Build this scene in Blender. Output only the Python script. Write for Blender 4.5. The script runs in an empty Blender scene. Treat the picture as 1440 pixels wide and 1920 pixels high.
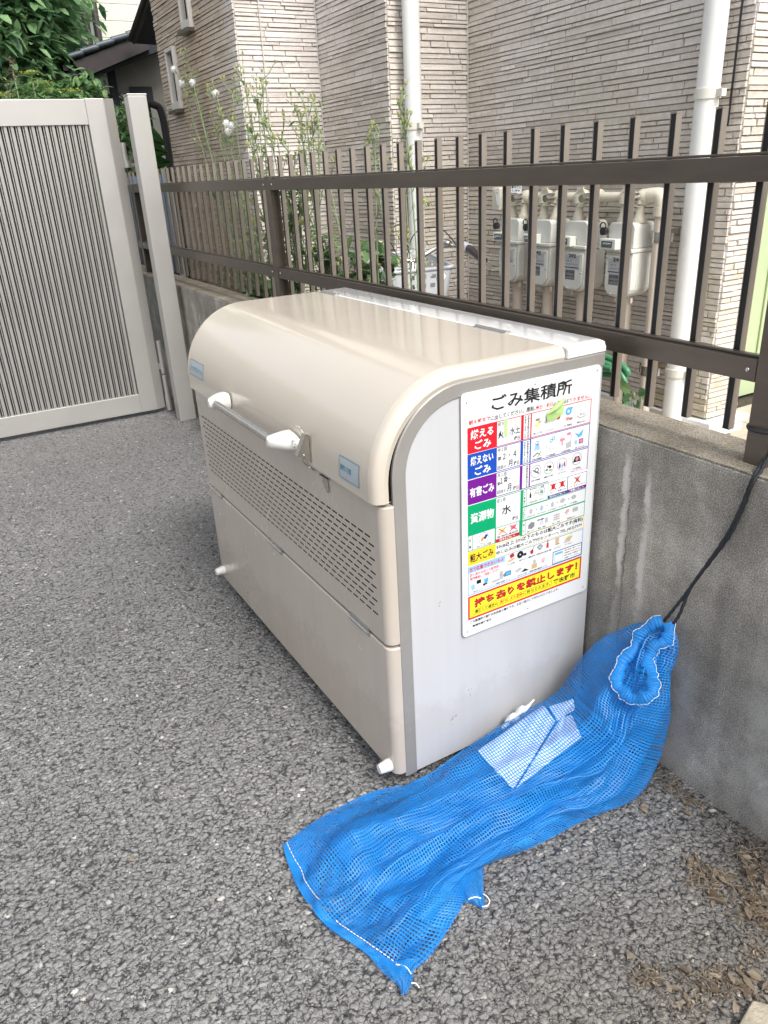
import bpy, bmesh, math, random
import numpy as np
from mathutils import Vector, Matrix
from mathutils.bvhtree import BVHTree
random.seed(7); rng = np.random.default_rng(7)
S = bpy.context.scene
COL = S.collection
R = math.radians
# ------------------------------------------------------------------ camera, sky, sun, exposure
CP = np.array([1.30905, -0.74488, 1.46338])
FW = np.array([-0.79990, 0.44012, -0.40799]); RT = np.array([0.50045, 0.86440, -0.04870]); UP = np.array([-0.33123, 0.24313, 0.91169])
FPX = 1428.44
cam = bpy.data.cameras.new("camera"); co = bpy.data.objects.new("camera", cam); COL.objects.link(co); S.camera = co
cam.sensor_fit = 'HORIZONTAL'; cam.sensor_width = 36; cam.lens = 36*FPX/1440; cam.clip_start = .02; cam.clip_end = 500
co.matrix_world = Matrix(((RT[0], UP[0], -FW[0], CP[0]), (RT[1], UP[1], -FW[1], CP[1]), (RT[2], UP[2], -FW[2], CP[2]), (0, 0, 0, 1)))
SUN_EL, SUN_AZ = R(50), R(3)          # azimuth counted from +X towards +Y
w = bpy.data.worlds.new("World"); S.world = w; w.use_nodes = True
nt = w.node_tree; bg = nt.nodes['Background']; sky = nt.nodes.new('ShaderNodeTexSky'); sky.sky_type = 'NISHITA'
sky.sun_disc = False; sky.sun_elevation = SUN_EL; sky.sun_rotation = math.pi/2-SUN_AZ
sky.air_density = 1.0; sky.dust_density = 4.0; sky.ozone_density = .6
hsv = nt.nodes.new('ShaderNodeHueSaturation'); hsv.inputs['Saturation'].default_value = .35
nt.links.new(sky.outputs[0], hsv.inputs['Color']); nt.links.new(hsv.outputs[0], bg.inputs[0]); bg.inputs[1].default_value = .16
sd = bpy.data.lights.new("sun", 'SUN'); sd.energy = 1.4; sd.angle = R(16); sd.color = (1, .978, .945)
so = bpy.data.objects.new("sun", sd); COL.objects.link(so)
sv = Vector((math.cos(SUN_EL)*math.cos(SUN_AZ), math.cos(SUN_EL)*math.sin(SUN_AZ), math.sin(SUN_EL)))
so.rotation_euler = sv.to_track_quat('Z', 'Y').to_euler(); so.location = sv*20
S.view_settings.view_transform = 'Standard'; S.view_settings.look = 'None'; S.view_settings.gamma = 1
S.view_settings.exposure = 0.74
S.cycles.max_bounces = 8; S.cycles.transparent_max_bounces = 24
S.cycles.use_denoising = True

# ------------------------------------------------------------------ measuring: where a seen point lies on a known real plane
def on(px, py, ax, val):
    v = FW+RT*(px-720)/FPX-UP*(py-960)/FPX
    return CP+v*(val-CP[ax])/v[ax]

# ------------------------------------------------------------------ materials
def mat(name, col, rough=.6, metal=0., bump=0., bscale=60., var=0., vscale=6., stretch=(1, 1, 1), coat=0., spec=.5, dirt=None, bdist=.004):
    m = bpy.data.materials.new(name); m.use_nodes = True; t = m.node_tree; b = t.nodes['Principled BSDF']
    b.inputs['Base Color'].default_value = (*col, 1); b.inputs['Roughness'].default_value = rough; b.inputs['Metallic'].default_value = metal
    b.inputs['Specular IOR Level'].default_value = spec
    b.inputs['Coat Weight'].default_value = coat; b.inputs['Coat Roughness'].default_value = .08
    tc = t.nodes.new('ShaderNodeTexCoord'); mp = t.nodes.new('ShaderNodeMapping'); mp.inputs['Scale'].default_value = stretch
    t.links.new(tc.outputs['Object'], mp.inputs[0])
    if var:
        n = t.nodes.new('ShaderNodeTexNoise'); n.inputs['Scale'].default_value = vscale; n.inputs['Detail'].default_value = 6; n.inputs['Roughness'].default_value = .62
        t.links.new(mp.outputs[0], n.inputs[0])
        r = t.nodes.new('ShaderNodeValToRGB'); r.color_ramp.elements[0].position = .3; r.color_ramp.elements[1].position = .7
        lo = dirt if dirt else tuple(c*(1-var) for c in col)
        r.color_ramp.elements[0].color = (*lo, 1); r.color_ramp.elements[1].color = (*[min(1, c*(1+var*.6)) for c in col], 1)
        t.links.new(n.outputs[0], r.inputs[0]); t.links.new(r.outputs[0], b.inputs['Base Color'])
        q = t.nodes.new('ShaderNodeMath'); q.operation = 'MULTIPLY_ADD'; q.inputs[1].default_value = .16; q.inputs[2].default_value = rough-.08
        t.links.new(n.outputs[0], q.inputs[0]); t.links.new(q.outputs[0], b.inputs['Roughness'])
    if bump:
        n2 = t.nodes.new('ShaderNodeTexNoise'); n2.inputs['Scale'].default_value = bscale; n2.inputs['Detail'].default_value = 5
        t.links.new(mp.outputs[0], n2.inputs[0]); bp = t.nodes.new('ShaderNodeBump'); bp.inputs['Strength'].default_value = bump; bp.inputs['Distance'].default_value = bdist
        t.links.new(n2.outputs[0], bp.inputs['Height']); t.links.new(bp.outputs[0], b.inputs['Normal'])
    return m
def nodes(m):
    t = m.node_tree
    def N(ty, **k):
        n = t.nodes.new(ty)
        for a, v in k.items():
            if a.startswith('i_'):
                key = a[2:]; key = int(key) if key.isdigit() else key.replace('_', ' ')
                n.inputs[key].default_value = v
            else: setattr(n, a, v)
        return n
    return t, N, t.links.new
def ramp(N, L, src, stops):
    r = N('ShaderNodeValToRGB'); e = r.color_ramp.elements
    e[0].position, e[0].color = stops[0][0], (*stops[0][1], 1); e[1].position, e[1].color = stops[-1][0], (*stops[-1][1], 1)
    for p, c in stops[1:-1]:
        x = e.new(p); x.color = (*c, 1)
    L(src, r.inputs[0]); return r.outputs[0]
def mixc(N, L, fac, a, b, mode='MIX'):
    m = N('ShaderNodeMix', data_type='RGBA', blend_type=mode)
    for s, v in ((m.inputs[0], fac), (m.inputs[6], a), (m.inputs[7], b)):
        if isinstance(v, (int, float)): s.default_value = v
        elif isinstance(v, tuple): s.default_value = (*v, 1)
        else: L(v, s)
    return m.outputs[2]

def asphalt_mat():
    m = bpy.data.materials.new('asphalt'); m.use_nodes = True; t, N, L = nodes(m); b = t.nodes['Principled BSDF']
    tc = N('ShaderNodeTexCoord'); P = tc.outputs['Object']
    def M2(op, a, c2=None, c3=None, cl=False):
        n = N('ShaderNodeMath', operation=op, use_clamp=cl)
        for k, v in enumerate((a, c2, c3)):
            if v is None: continue
            if isinstance(v, (int, float)): n.inputs[k].default_value = v
            else: L(v, n.inputs[k])
        return n.outputs[0]
    nz = N('ShaderNodeTexNoise', i_Scale=70., i_Detail=4.); L(P, nz.inputs[0])
    sb = N('ShaderNodeVectorMath', operation='SUBTRACT'); sb.inputs[1].default_value = (.5, .5, .5); L(nz.outputs['Color'], sb.inputs[0])
    va = N('ShaderNodeVectorMath', operation='SCALE'); va.inputs['Scale'].default_value = .019; L(sb.outputs[0], va.inputs[0])
    ad = N('ShaderNodeVectorMath', operation='ADD'); L(P, ad.inputs[0]); L(va.outputs[0], ad.inputs[1]); Q = ad.outputs[0]
    def layer(sc):
        v = N('ShaderNodeTexVoronoi', i_Scale=sc, i_Randomness=.95); L(Q, v.inputs[0]); e = N('ShaderNodeTexVoronoi', feature='DISTANCE_TO_EDGE', i_Scale=sc, i_Randomness=.95); L(Q, e.inputs[0])
        c = N('ShaderNodeSeparateColor'); L(v.outputs['Color'], c.inputs[0]); return v.outputs['Distance'], e.outputs[0], c.outputs[0], c.outputs[1]
    dA, eA_, rA, gA = layer(80.); dB, eB_, rB, gB = layer(140.)
    fine = N('ShaderNodeTexNoise', i_Scale=480., i_Detail=3.); L(P, fine.inputs[0]); med = N('ShaderNodeTexNoise', i_Scale=42., i_Detail=4.); L(P, med.inputs[0])
    big = N('ShaderNodeTexNoise', i_Scale=1.0, i_Detail=5.); L(P, big.inputs[0])
    # rounded tops; where three stones meet the binder lies deep and dark
    def dome(d, g): return M2('ADD', M2('MULTIPLY', g, .30), M2('SUBTRACT', 1, M2('MULTIPLY', M2('MULTIPLY', d, d), 1.7)))
    use = M2('GREATER_THAN', gA, .38)
    inv = M2('SUBTRACT', 1, use)
    h = M2('ADD', M2('MULTIPLY', use, dome(dA, rA)), M2('MULTIPLY', inv, M2('MULTIPLY', dome(dB, rB), .72)))
    far_ = M2('ADD', M2('MULTIPLY', use, dA), M2('MULTIPLY', inv, M2('MULTIPLY', dB, 1.05)))
    far_ = M2('ADD', far_, M2('MULTIPLY_ADD', med.outputs[0], .5, -.25))
    gap = ramp(N, L, far_, [(.60, (1, 1, 1)), (.80, (0, 0, 0))])
    tone = M2('ADD', M2('MULTIPLY', use, rA), M2('MULTIPLY', M2('SUBTRACT', 1, use), rB))
    st = ramp(N, L, tone, [(0, (.205, .204, .202)), (.5, (.242, .24, .236)), (.97, (.282, .279, .272)), (.988, (.42, .40, .37)), (1, (.56, .54, .50))])
    st = mixc(N, L, .55, st, ramp(N, L, fine.outputs[0], [(.32, (.62, .62, .62)), (.68, (1.35, 1.35, 1.34))]), 'MULTIPLY')
    c = mixc(N, L, gap, (.085, .084, .083), st)
    c = mixc(N, L, .55, c, ramp(N, L, big.outputs[0], [(.32, (.78, .78, .78)), (.68, (1.14, 1.135, 1.12))]), 'MULTIPLY')
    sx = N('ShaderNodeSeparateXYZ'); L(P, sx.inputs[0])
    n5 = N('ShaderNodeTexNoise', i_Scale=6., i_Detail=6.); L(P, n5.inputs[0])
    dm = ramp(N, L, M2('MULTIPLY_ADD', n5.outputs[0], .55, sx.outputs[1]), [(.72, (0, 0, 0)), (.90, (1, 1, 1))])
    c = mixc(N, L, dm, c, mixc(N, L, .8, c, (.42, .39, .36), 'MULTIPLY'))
    rx = M2('MULTIPLY_ADD', n5.outputs[0], .5, sx.outputs[0]); dm2 = ramp(N, L, rx, [(.62, (0, 0, 0)), (.95, (1, 1, 1))])
    c = mixc(N, L, dm2, c, mixc(N, L, .6, c, (.82, .74, .64), 'MULTIPLY'))
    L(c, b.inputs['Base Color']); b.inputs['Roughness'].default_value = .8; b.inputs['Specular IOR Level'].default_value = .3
    hh = M2('MULTIPLY_ADD', fine.outputs[0], .10, h)
    bp = N('ShaderNodeBump', i_Strength=1., i_Distance=.0075); L(hh, bp.inputs['Height']); L(bp.outputs[0], b.inputs['Normal'])
    return m

def concrete_mat(name, top=False):
    m = bpy.data.materials.new(name); m.use_nodes = True; t, N, L = nodes(m); b = t.nodes['Principled BSDF']
    tc = N('ShaderNodeTexCoord'); P = tc.outputs['Object']
    g = N('ShaderNodeTexNoise', i_Scale=(300. if top else 300.), i_Detail=4., i_Roughness=.8); L(P, g.inputs[0])
    g2 = N('ShaderNodeTexNoise', i_Scale=4.2, i_Detail=8., i_Roughness=.72); L(P, g2.inputs[0])
    mp = N('ShaderNodeMapping'); mp.inputs['Scale'].default_value = (7, 7, .8); L(P, mp.inputs[0])
    g3 = N('ShaderNodeTexNoise', i_Scale=1.4, i_Detail=5., i_Roughness=.6); L(mp.outputs[0], g3.inputs[0])
    if top: base = ramp(N, L, g2.outputs[0], [(.25, (.12, .105, .08)), (.5, (.24, .215, .175)), (.75, (.36, .33, .28))])
    else: base = ramp(N, L, g2.outputs[0], [(.32, (.18, .17, .152)), (.5, (.285, .272, .248)), (.68, (.46, .442, .405))])
    dark = ramp(N, L, g3.outputs[0], [(.35, (.66, .66, .66)), (.6, (1.1, 1.1, 1.08))])
    c = mixc(N, L, .0 if top else .8, base, dark, 'MULTIPLY')
    sp = ramp(N, L, g.outputs[0], [(.38, (.40, .40, .40)), (.5, (.96, .95, .93)), (.62, (1.95, 1.9, 1.8))])
    c = mixc(N, L, .85 if top else .8, c, sp, 'MULTIPLY')
    if not top:
        s = N('ShaderNodeSeparateXYZ'); L(P, s.inputs[0]); X, Z = s.outputs[0], s.outputs[2]
        wv = N('ShaderNodeTexNoise', i_Scale=11., i_Detail=8., i_Roughness=.7); L(P, wv.inputs[0])
        def streak(x0, slope, wd, z0, z1, amt, c, colr=(.56, .55, .51)):
            a = N('ShaderNodeMath', operation='MULTIPLY_ADD'); a.inputs[1].default_value = -slope; L(Z, a.inputs[0]); L(X, a.inputs[2])
            a2 = N('ShaderNodeMath', operation='MULTIPLY_ADD'); a2.inputs[1].default_value = .05; L(wv.outputs[0], a2.inputs[0]); L(a.outputs[0], a2.inputs[2])
            d = N('ShaderNodeMath', operation='SUBTRACT'); d.inputs[1].default_value = x0+.025; L(a2.outputs[0], d.inputs[0])
            ab = N('ShaderNodeMath', operation='ABSOLUTE'); L(d.outputs[0], ab.inputs[0])
            f = N('ShaderNodeMapRange', clamp=True); f.inputs[1].default_value = wd; f.inputs[2].default_value = wd*.2; L(ab.outputs[0], f.inputs[0])
            zc, zh = (z0+z1)/2, (z1-z0)/2
            zz = N('ShaderNodeMath', operation='SUBTRACT'); zz.inputs[1].default_value = zc; L(Z, zz.inputs[0])
            za = N('ShaderNodeMath', operation='ABSOLUTE'); L(zz.outputs[0], za.inputs[0])
            fz = N('ShaderNodeMapRange', clamp=True); fz.inputs[1].default_value = zh; fz.inputs[2].default_value = zh*.6; L(za.outputs[0], fz.inputs[0])
            gg = N('ShaderNodeMapRange', clamp=True); gg.inputs[1].default_value = .34; gg.inputs[2].default_value = .48; L(g.outputs[0], gg.inputs[0])
            p1 = N('ShaderNodeMath', operation='MULTIPLY'); L(f.outputs[0], p1.inputs[0]); L(fz.outputs[0], p1.inputs[1])
            p2 = N('ShaderNodeMath', operation='MULTIPLY'); L(p1.outputs[0], p2.inputs[0]); L(gg.outputs[0], p2.inputs[1])
            br_ = N('ShaderNodeMapRange', clamp=True); br_.inputs[1].default_value = .36; br_.inputs[2].default_value = .56; L(wv.outputs[0], br_.inputs[0]); p9 = N('ShaderNodeMath', operation='MULTIPLY'); L(p2.outputs[0], p9.inputs[0]); L(br_.outputs[0], p9.inputs[1]); p2 = p9
            p3 = N('ShaderNodeMath', operation='MULTIPLY', use_clamp=True); p3.inputs[1].default_value = amt; L(p2.outputs[0], p3.inputs[0])
            return mixc(N, L, p3.outputs[0], c, colr)
        c = streak(.155, 0, .013, .36, .80, 1.8, c); c = streak(.085, 0, .012, .43, .84, 1.6, c); c = streak(.05, .07, .012, .2, .72, .45, c)
        c = streak(.17, 0, .014, .2, .42, .6, c); c = streak(.315, .03, .05, -.05, .36, .8, c, (.40, .39, .37))
        c = streak(.56, .0, .11, .0, .52, .8, c, (.42, .41, .38)); c = streak(.30, -.03, .03, .28, .5, .5, c); c = streak(-3.35, .0, .02, .4, .8, .6, c)
        c = streak(.485, .5, .007, .1, .34, .7, c)
        c = streak(.10, 0, .0025, .1, .86, .9, c, (.05, .05, .05)) 
    L(c, b.inputs['Base Color']); b.inputs['Roughness'].default_value = .9; b.inputs['Specular IOR Level'].default_value = .25
    bp = N('ShaderNodeBump', i_Strength=.8, i_Distance=.002); L(g.outputs[0], bp.inputs['Height']); L(bp.outputs[0], b.inputs['Normal'])
    return m

def stone_mat():
    m = bpy.data.materials.new('ledge_stone_siding'); m.use_nodes = True; t, N, L = nodes(m); b = t.nodes['Principled BSDF']
    at = N('ShaderNodeAttribute', attribute_name='tint'); tc = N('ShaderNodeTexCoord'); P = tc.outputs['Object']
    n = N('ShaderNodeTexNoise', i_Scale=40., i_Detail=6., i_Roughness=.7); L(P, n.inputs[0])
    n2 = N('ShaderNodeTexNoise', i_Scale=1.2, i_Detail=5.); L(P, n2.inputs[0])
    c = ramp(N, L, at.outputs['Fac'], [(0, (.64, .595, .565)), (.5, (.69, .648, .62)), (1, (.73, .698, .675))])
    c = mixc(N, L, .5, c, ramp(N, L, n.outputs[0], [(.3, (.72, .70, .68)), (.7, (1.15, 1.14, 1.13))]), 'MULTIPLY')
    c = mixc(N, L, .55, c, ramp(N, L, n2.outputs[0], [(.40, (.72, .68, .56)), (.60, (1.04, 1.03, 1.02))]), 'MULTIPLY')
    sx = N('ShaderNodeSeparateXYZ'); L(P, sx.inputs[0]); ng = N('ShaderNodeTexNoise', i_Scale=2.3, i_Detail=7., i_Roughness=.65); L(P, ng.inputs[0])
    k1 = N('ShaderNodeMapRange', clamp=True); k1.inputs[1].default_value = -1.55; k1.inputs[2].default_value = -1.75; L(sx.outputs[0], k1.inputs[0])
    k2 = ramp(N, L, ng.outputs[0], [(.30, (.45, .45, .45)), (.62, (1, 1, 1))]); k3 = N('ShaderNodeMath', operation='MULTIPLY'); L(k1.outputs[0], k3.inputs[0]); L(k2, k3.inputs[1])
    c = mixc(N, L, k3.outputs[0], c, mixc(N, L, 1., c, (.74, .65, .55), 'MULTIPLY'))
    k4 = N('ShaderNodeMapRange', clamp=True); k4.inputs[1].default_value = 2.2; k4.inputs[2].default_value = .4; L(sx.outputs[2], k4.inputs[0]); k5 = ramp(N, L, ng.outputs[0], [(.48, (0, 0, 0)), (.60, (1, 1, 1))]); k6 = N('ShaderNodeMath', operation='MULTIPLY'); L(k4.outputs[0], k6.inputs[0]); L(k5, k6.inputs[1])
    c = mixc(N, L, k6.outputs[0], c, mixc(N, L, 1., c, (.78, .76, .62), 'MULTIPLY'))
    L(c, b.inputs['Base Color']); b.inputs['Roughness'].default_value = .8; b.inputs['Specular IOR Level'].default_value = .3
    wv = N('ShaderNodeTexNoise', i_Scale=26., i_Detail=4., i_Distortion=1.5); L(P, wv.inputs[0])
    bp = N('ShaderNodeBump', i_Strength=.9, i_Distance=.0045); L(wv.outputs[0], bp.inputs['Height']); L(bp.outputs[0], b.inputs['Normal'])
    return m

def net_mat(name, cell=.0068, th=.30, col=(.013, .235, .66)):
    m = bpy.data.materials.new(name); m.use_nodes = True; t, N, L = nodes(m); b = t.nodes['Principled BSDF']; out = t.nodes['Material Output']
    b.inputs['Roughness'].default_value = .5; b.inputs['Specular IOR Level'].default_value = .45
    uv = N('ShaderNodeUVMap', uv_map='UVMap'); nz = N('ShaderNodeTexNoise', i_Scale=14., i_Detail=3.); L(uv.outputs[0], nz.inputs[0])
    sc = N('ShaderNodeVectorMath', operation='SCALE'); sc.inputs['Scale'].default_value = .006; L(nz.outputs['Color'], sc.inputs[0])
    ad = N('ShaderNodeVectorMath', operation='ADD'); L(uv.outputs[0], ad.inputs[0]); L(sc.outputs[0], ad.inputs[1])
    s = N('ShaderNodeSeparateXYZ'); L(ad.outputs[0], s.inputs[0])
    ms = []
    for k in (0, 1):
        d = N('ShaderNodeMath', operation='DIVIDE'); d.inputs[1].default_value = cell*(1.25 if k == 0 else 1); L(s.outputs[k], d.inputs[0])
        f = N('ShaderNodeMath', operation='FRACT'); L(d.outputs[0], f.inputs[0])
        l = N('ShaderNodeMath', operation='LESS_THAN'); l.inputs[1].default_value = th*(.80 if k == 0 else 1.1); L(f.outputs[0], l.inputs[0]); ms.append(l)
    mx = N('ShaderNodeMath', operation='MAXIMUM'); L(ms[0].outputs[0], mx.inputs[0]); L(ms[1].outputs[0], mx.inputs[1])
    n2 = N('ShaderNodeTexNoise', i_Scale=5.); L(uv.outputs[0], n2.inputs[0])
    c = ramp(N, L, n2.outputs[0], [(.3, tuple(x*.85 for x in col)), (.7, tuple(min(1, x*1.25) for x in col))])
    L(c, b.inputs['Base Color'])
    tl = N('ShaderNodeBsdfTranslucent'); L(c, tl.inputs[0]); m1 = N('ShaderNodeMixShader', i_0=.14); L(b.outputs[0], m1.inputs[1]); L(tl.outputs[0], m1.inputs[2])
    tr = N('ShaderNodeBsdfTransparent'); m2 = N('ShaderNodeMixShader'); L(mx.outputs[0], m2.inputs[0]); L(tr.outputs[0], m2.inputs[1]); L(m1.outputs[0], m2.inputs[2])
    L(m2.outputs[0], out.inputs[0]); return m

def leaf_mat(name, a, bcol, vs=3.):
    m = bpy.data.materials.new(name); m.use_nodes = True; t, N, L = nodes(m); b = t.nodes['Principled BSDF']; out = t.nodes['Material Output']
    at = N('ShaderNodeAttribute', attribute_name='tint')
    c = ramp(N, L, at.outputs['Fac'], [(0, a), (1, bcol)]); L(c, b.inputs['Base Color']); b.inputs['Roughness'].default_value = .42
    tl = N('ShaderNodeBsdfTranslucent'); L(c, tl.inputs[0]); m1 = N('ShaderNodeMixShader', i_0=.42); L(b.outputs[0], m1.inputs[1]); L(tl.outputs[0], m1.inputs[2]); L(m1.outputs[0], out.inputs[0])
    return m

M = dict(
 asphalt=asphalt_mat(), wall=concrete_mat('weathered_concrete'), walltop=concrete_mat('coarse_concrete_top', True), stone=stone_mat(),
 beige=mat('beige_enamel', (.555, .50, .42), .18, bump=.06, bscale=9, bdist=.003, coat=.5, var=.03, vscale=3),
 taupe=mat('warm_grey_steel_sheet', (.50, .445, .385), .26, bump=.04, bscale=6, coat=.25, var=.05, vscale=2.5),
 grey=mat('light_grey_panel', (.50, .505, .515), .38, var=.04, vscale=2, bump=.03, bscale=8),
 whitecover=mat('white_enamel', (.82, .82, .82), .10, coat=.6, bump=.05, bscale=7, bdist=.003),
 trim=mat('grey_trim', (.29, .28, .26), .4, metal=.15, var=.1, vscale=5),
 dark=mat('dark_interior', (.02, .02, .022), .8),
 chrome=mat('stainless_steel', (.62, .60, .57), .22, metal=1, var=.1, vscale=40),
 plastic=mat('white_plastic', (.66, .64, .60), .45, bump=.1, bscale=40, var=.06, vscale=12),
 signwhite=mat('sign_white', (.72, .74, .75), .3),
 bronze=mat('bronze_aluminium', (.125, .104, .086), .34, metal=.5, var=.16, vscale=5, stretch=(1, 1, 6)),
 bronzebar=mat('bronze_aluminium_bar', (.30, .262, .222), .32, metal=.45, var=.1, vscale=4),
 gate=mat('champagne_aluminium', (.48, .468, .445), .36, metal=.5, var=.05, vscale=3),
 gateslat=mat('champagne_slat', (.43, .418, .395), .34, metal=.45, var=.06, vscale=3),
 pipe=mat('white_pvc_pipe', (.74, .745, .72), .3, var=.04, vscale=3), pipeband=mat('cream_band', (.66, .64, .57), .5),
 gaspipe=mat('pinkish_beige_pipe', (.55, .475, .40), .45, var=.05, vscale=5),
 cream=mat('cream_cast_paint', (.62, .575, .46), .45, bump=.25, bscale=50, var=.12, vscale=14),
 meter=mat('meter_ivory_paint', (.64, .64, .59), .42, bump=.08, bscale=30, var=.05, vscale=9),
 meterplate=mat('meter_plate', (.56, .55, .50), .5, var=.06, vscale=20),
 black=mat('black_rubber', (.018, .02, .025), .45), ink=mat('black_ink', (.012, .012, .013), .6),
 glass=mat('window_glass', (.10, .13, .13), .08, spec=.8), frame=mat('window_frame', (.55, .53, .49), .4),
 barshade=mat('bar_recess_shade', (.020, .020, .022), .5, spec=.3), white=mat('white_paint', (.82, .82, .80), .5, var=.04), whitepaper=mat('white_paper', (.82, .84, .86), .7, bump=.3, bscale=30, bdist=.01),
 plinthgrey=mat('grey_foundation', (.36, .37, .33), .85, bump=.3, bscale=80, var=.2),
 tile=mat('paving_tile', (.50, .43, .35), .7, var=.12, vscale=30, bump=.2, bscale=90), soil=mat('soil', (.085, .07, .05), .95, bump=1., bscale=70, bdist=.02, var=.4, vscale=25),
 green=mat('pale_green_door', (.42, .50, .30), .45, var=.04), hose=mat('green_hose', (.05, .22, .10), .35),
 bikegrey=mat('grey_basket_plastic', (.48, .50, .52), .4, var=.06), grip=mat('dark_grip', (.03, .022, .024), .35), bikered=mat('maroon_frame', (.10, .02, .02), .3),
 rooftile=mat('slate_blue_roof_tile', (.085, .105, .125), .45, var=.25, vscale=10), brown=mat('dark_brown_board', (.034, .026, .027), .55, var=.25, vscale=8),
 soffit=mat('dark_soffit', (.02, .025, .033), .8), nbwall=mat('dull_beige_wall', (.20, .19, .165), .85, var=.12, bump=.2, bscale=60),
 siding=mat('cream_siding', (.66, .66, .56), .6, var=.03), blue=mat('blue_sheet', (.10, .20, .36), .5, var=.25, vscale=3, stretch=(20, 20, 1)),
 bark=mat('bark', (.10, .08, .06), .9, bump=.6, bscale=30, var=.3), stem=mat('weed_stem', (.24, .31, .17), .6),
 rope=mat('black_rope', (.014, .018, .022), .7, bump=.8, bscale=220, bdist=.002), stitch=mat('white_stitching', (.8, .8, .78), .7),
 net=net_mat('blue_netting'), nethem=net_mat('blue_netting_hem', .0050, .50, (.014, .24, .66)),
 tree=leaf_mat('glossy_tree_leaf', (.07, .17, .085), (.30, .48, .22)), hedge=leaf_mat('hedge_leaf', (.11, .22, .05), (.30, .42, .12)),
 shrub=leaf_mat('shrub_leaf', (.08, .19, .08), (.25, .40, .15)), limeflower=leaf_mat('lime_bud', (.35, .42, .08), (.55, .58, .16)),
 weedleaf=leaf_mat('weed_leaf', (.09, .19, .08), (.28, .40, .18)), bud=leaf_mat('weed_bud', (.30, .38, .16), (.60, .60, .28)),
 puff=mat('white_seed_fluff', (.86, .86, .84), .9), dry=leaf_mat('dry_leaf', (.15, .11, .075), (.46, .38, .28)),
 palm=leaf_mat('palm_leaf', (.03, .10, .03), (.10, .22, .06)), tape=mat('faded_green_tape', (.40, .58, .22), .5, var=.1), kerb=None)
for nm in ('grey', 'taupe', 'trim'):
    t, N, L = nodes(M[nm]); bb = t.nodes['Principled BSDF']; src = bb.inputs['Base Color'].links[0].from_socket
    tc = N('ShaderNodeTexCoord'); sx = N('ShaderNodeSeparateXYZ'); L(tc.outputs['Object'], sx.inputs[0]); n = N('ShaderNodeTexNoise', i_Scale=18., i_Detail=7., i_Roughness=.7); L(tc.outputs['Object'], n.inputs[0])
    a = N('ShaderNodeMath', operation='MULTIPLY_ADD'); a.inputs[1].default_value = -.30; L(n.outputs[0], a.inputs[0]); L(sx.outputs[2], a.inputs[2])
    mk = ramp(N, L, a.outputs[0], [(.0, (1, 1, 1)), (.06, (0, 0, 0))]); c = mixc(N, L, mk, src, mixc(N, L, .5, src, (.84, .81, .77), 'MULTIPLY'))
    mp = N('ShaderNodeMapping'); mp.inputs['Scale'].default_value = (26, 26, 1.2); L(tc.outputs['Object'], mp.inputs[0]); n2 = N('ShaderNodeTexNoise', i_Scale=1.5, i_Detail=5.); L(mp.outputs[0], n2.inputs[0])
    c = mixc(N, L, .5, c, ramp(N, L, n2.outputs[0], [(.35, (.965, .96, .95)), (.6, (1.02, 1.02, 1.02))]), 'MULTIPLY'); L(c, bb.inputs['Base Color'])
M['kerb'] = mat('sandy_concrete', (.40, .35, .27), .95, bump=.8, bscale=120, bdist=.006, var=.35, vscale=14)

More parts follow.
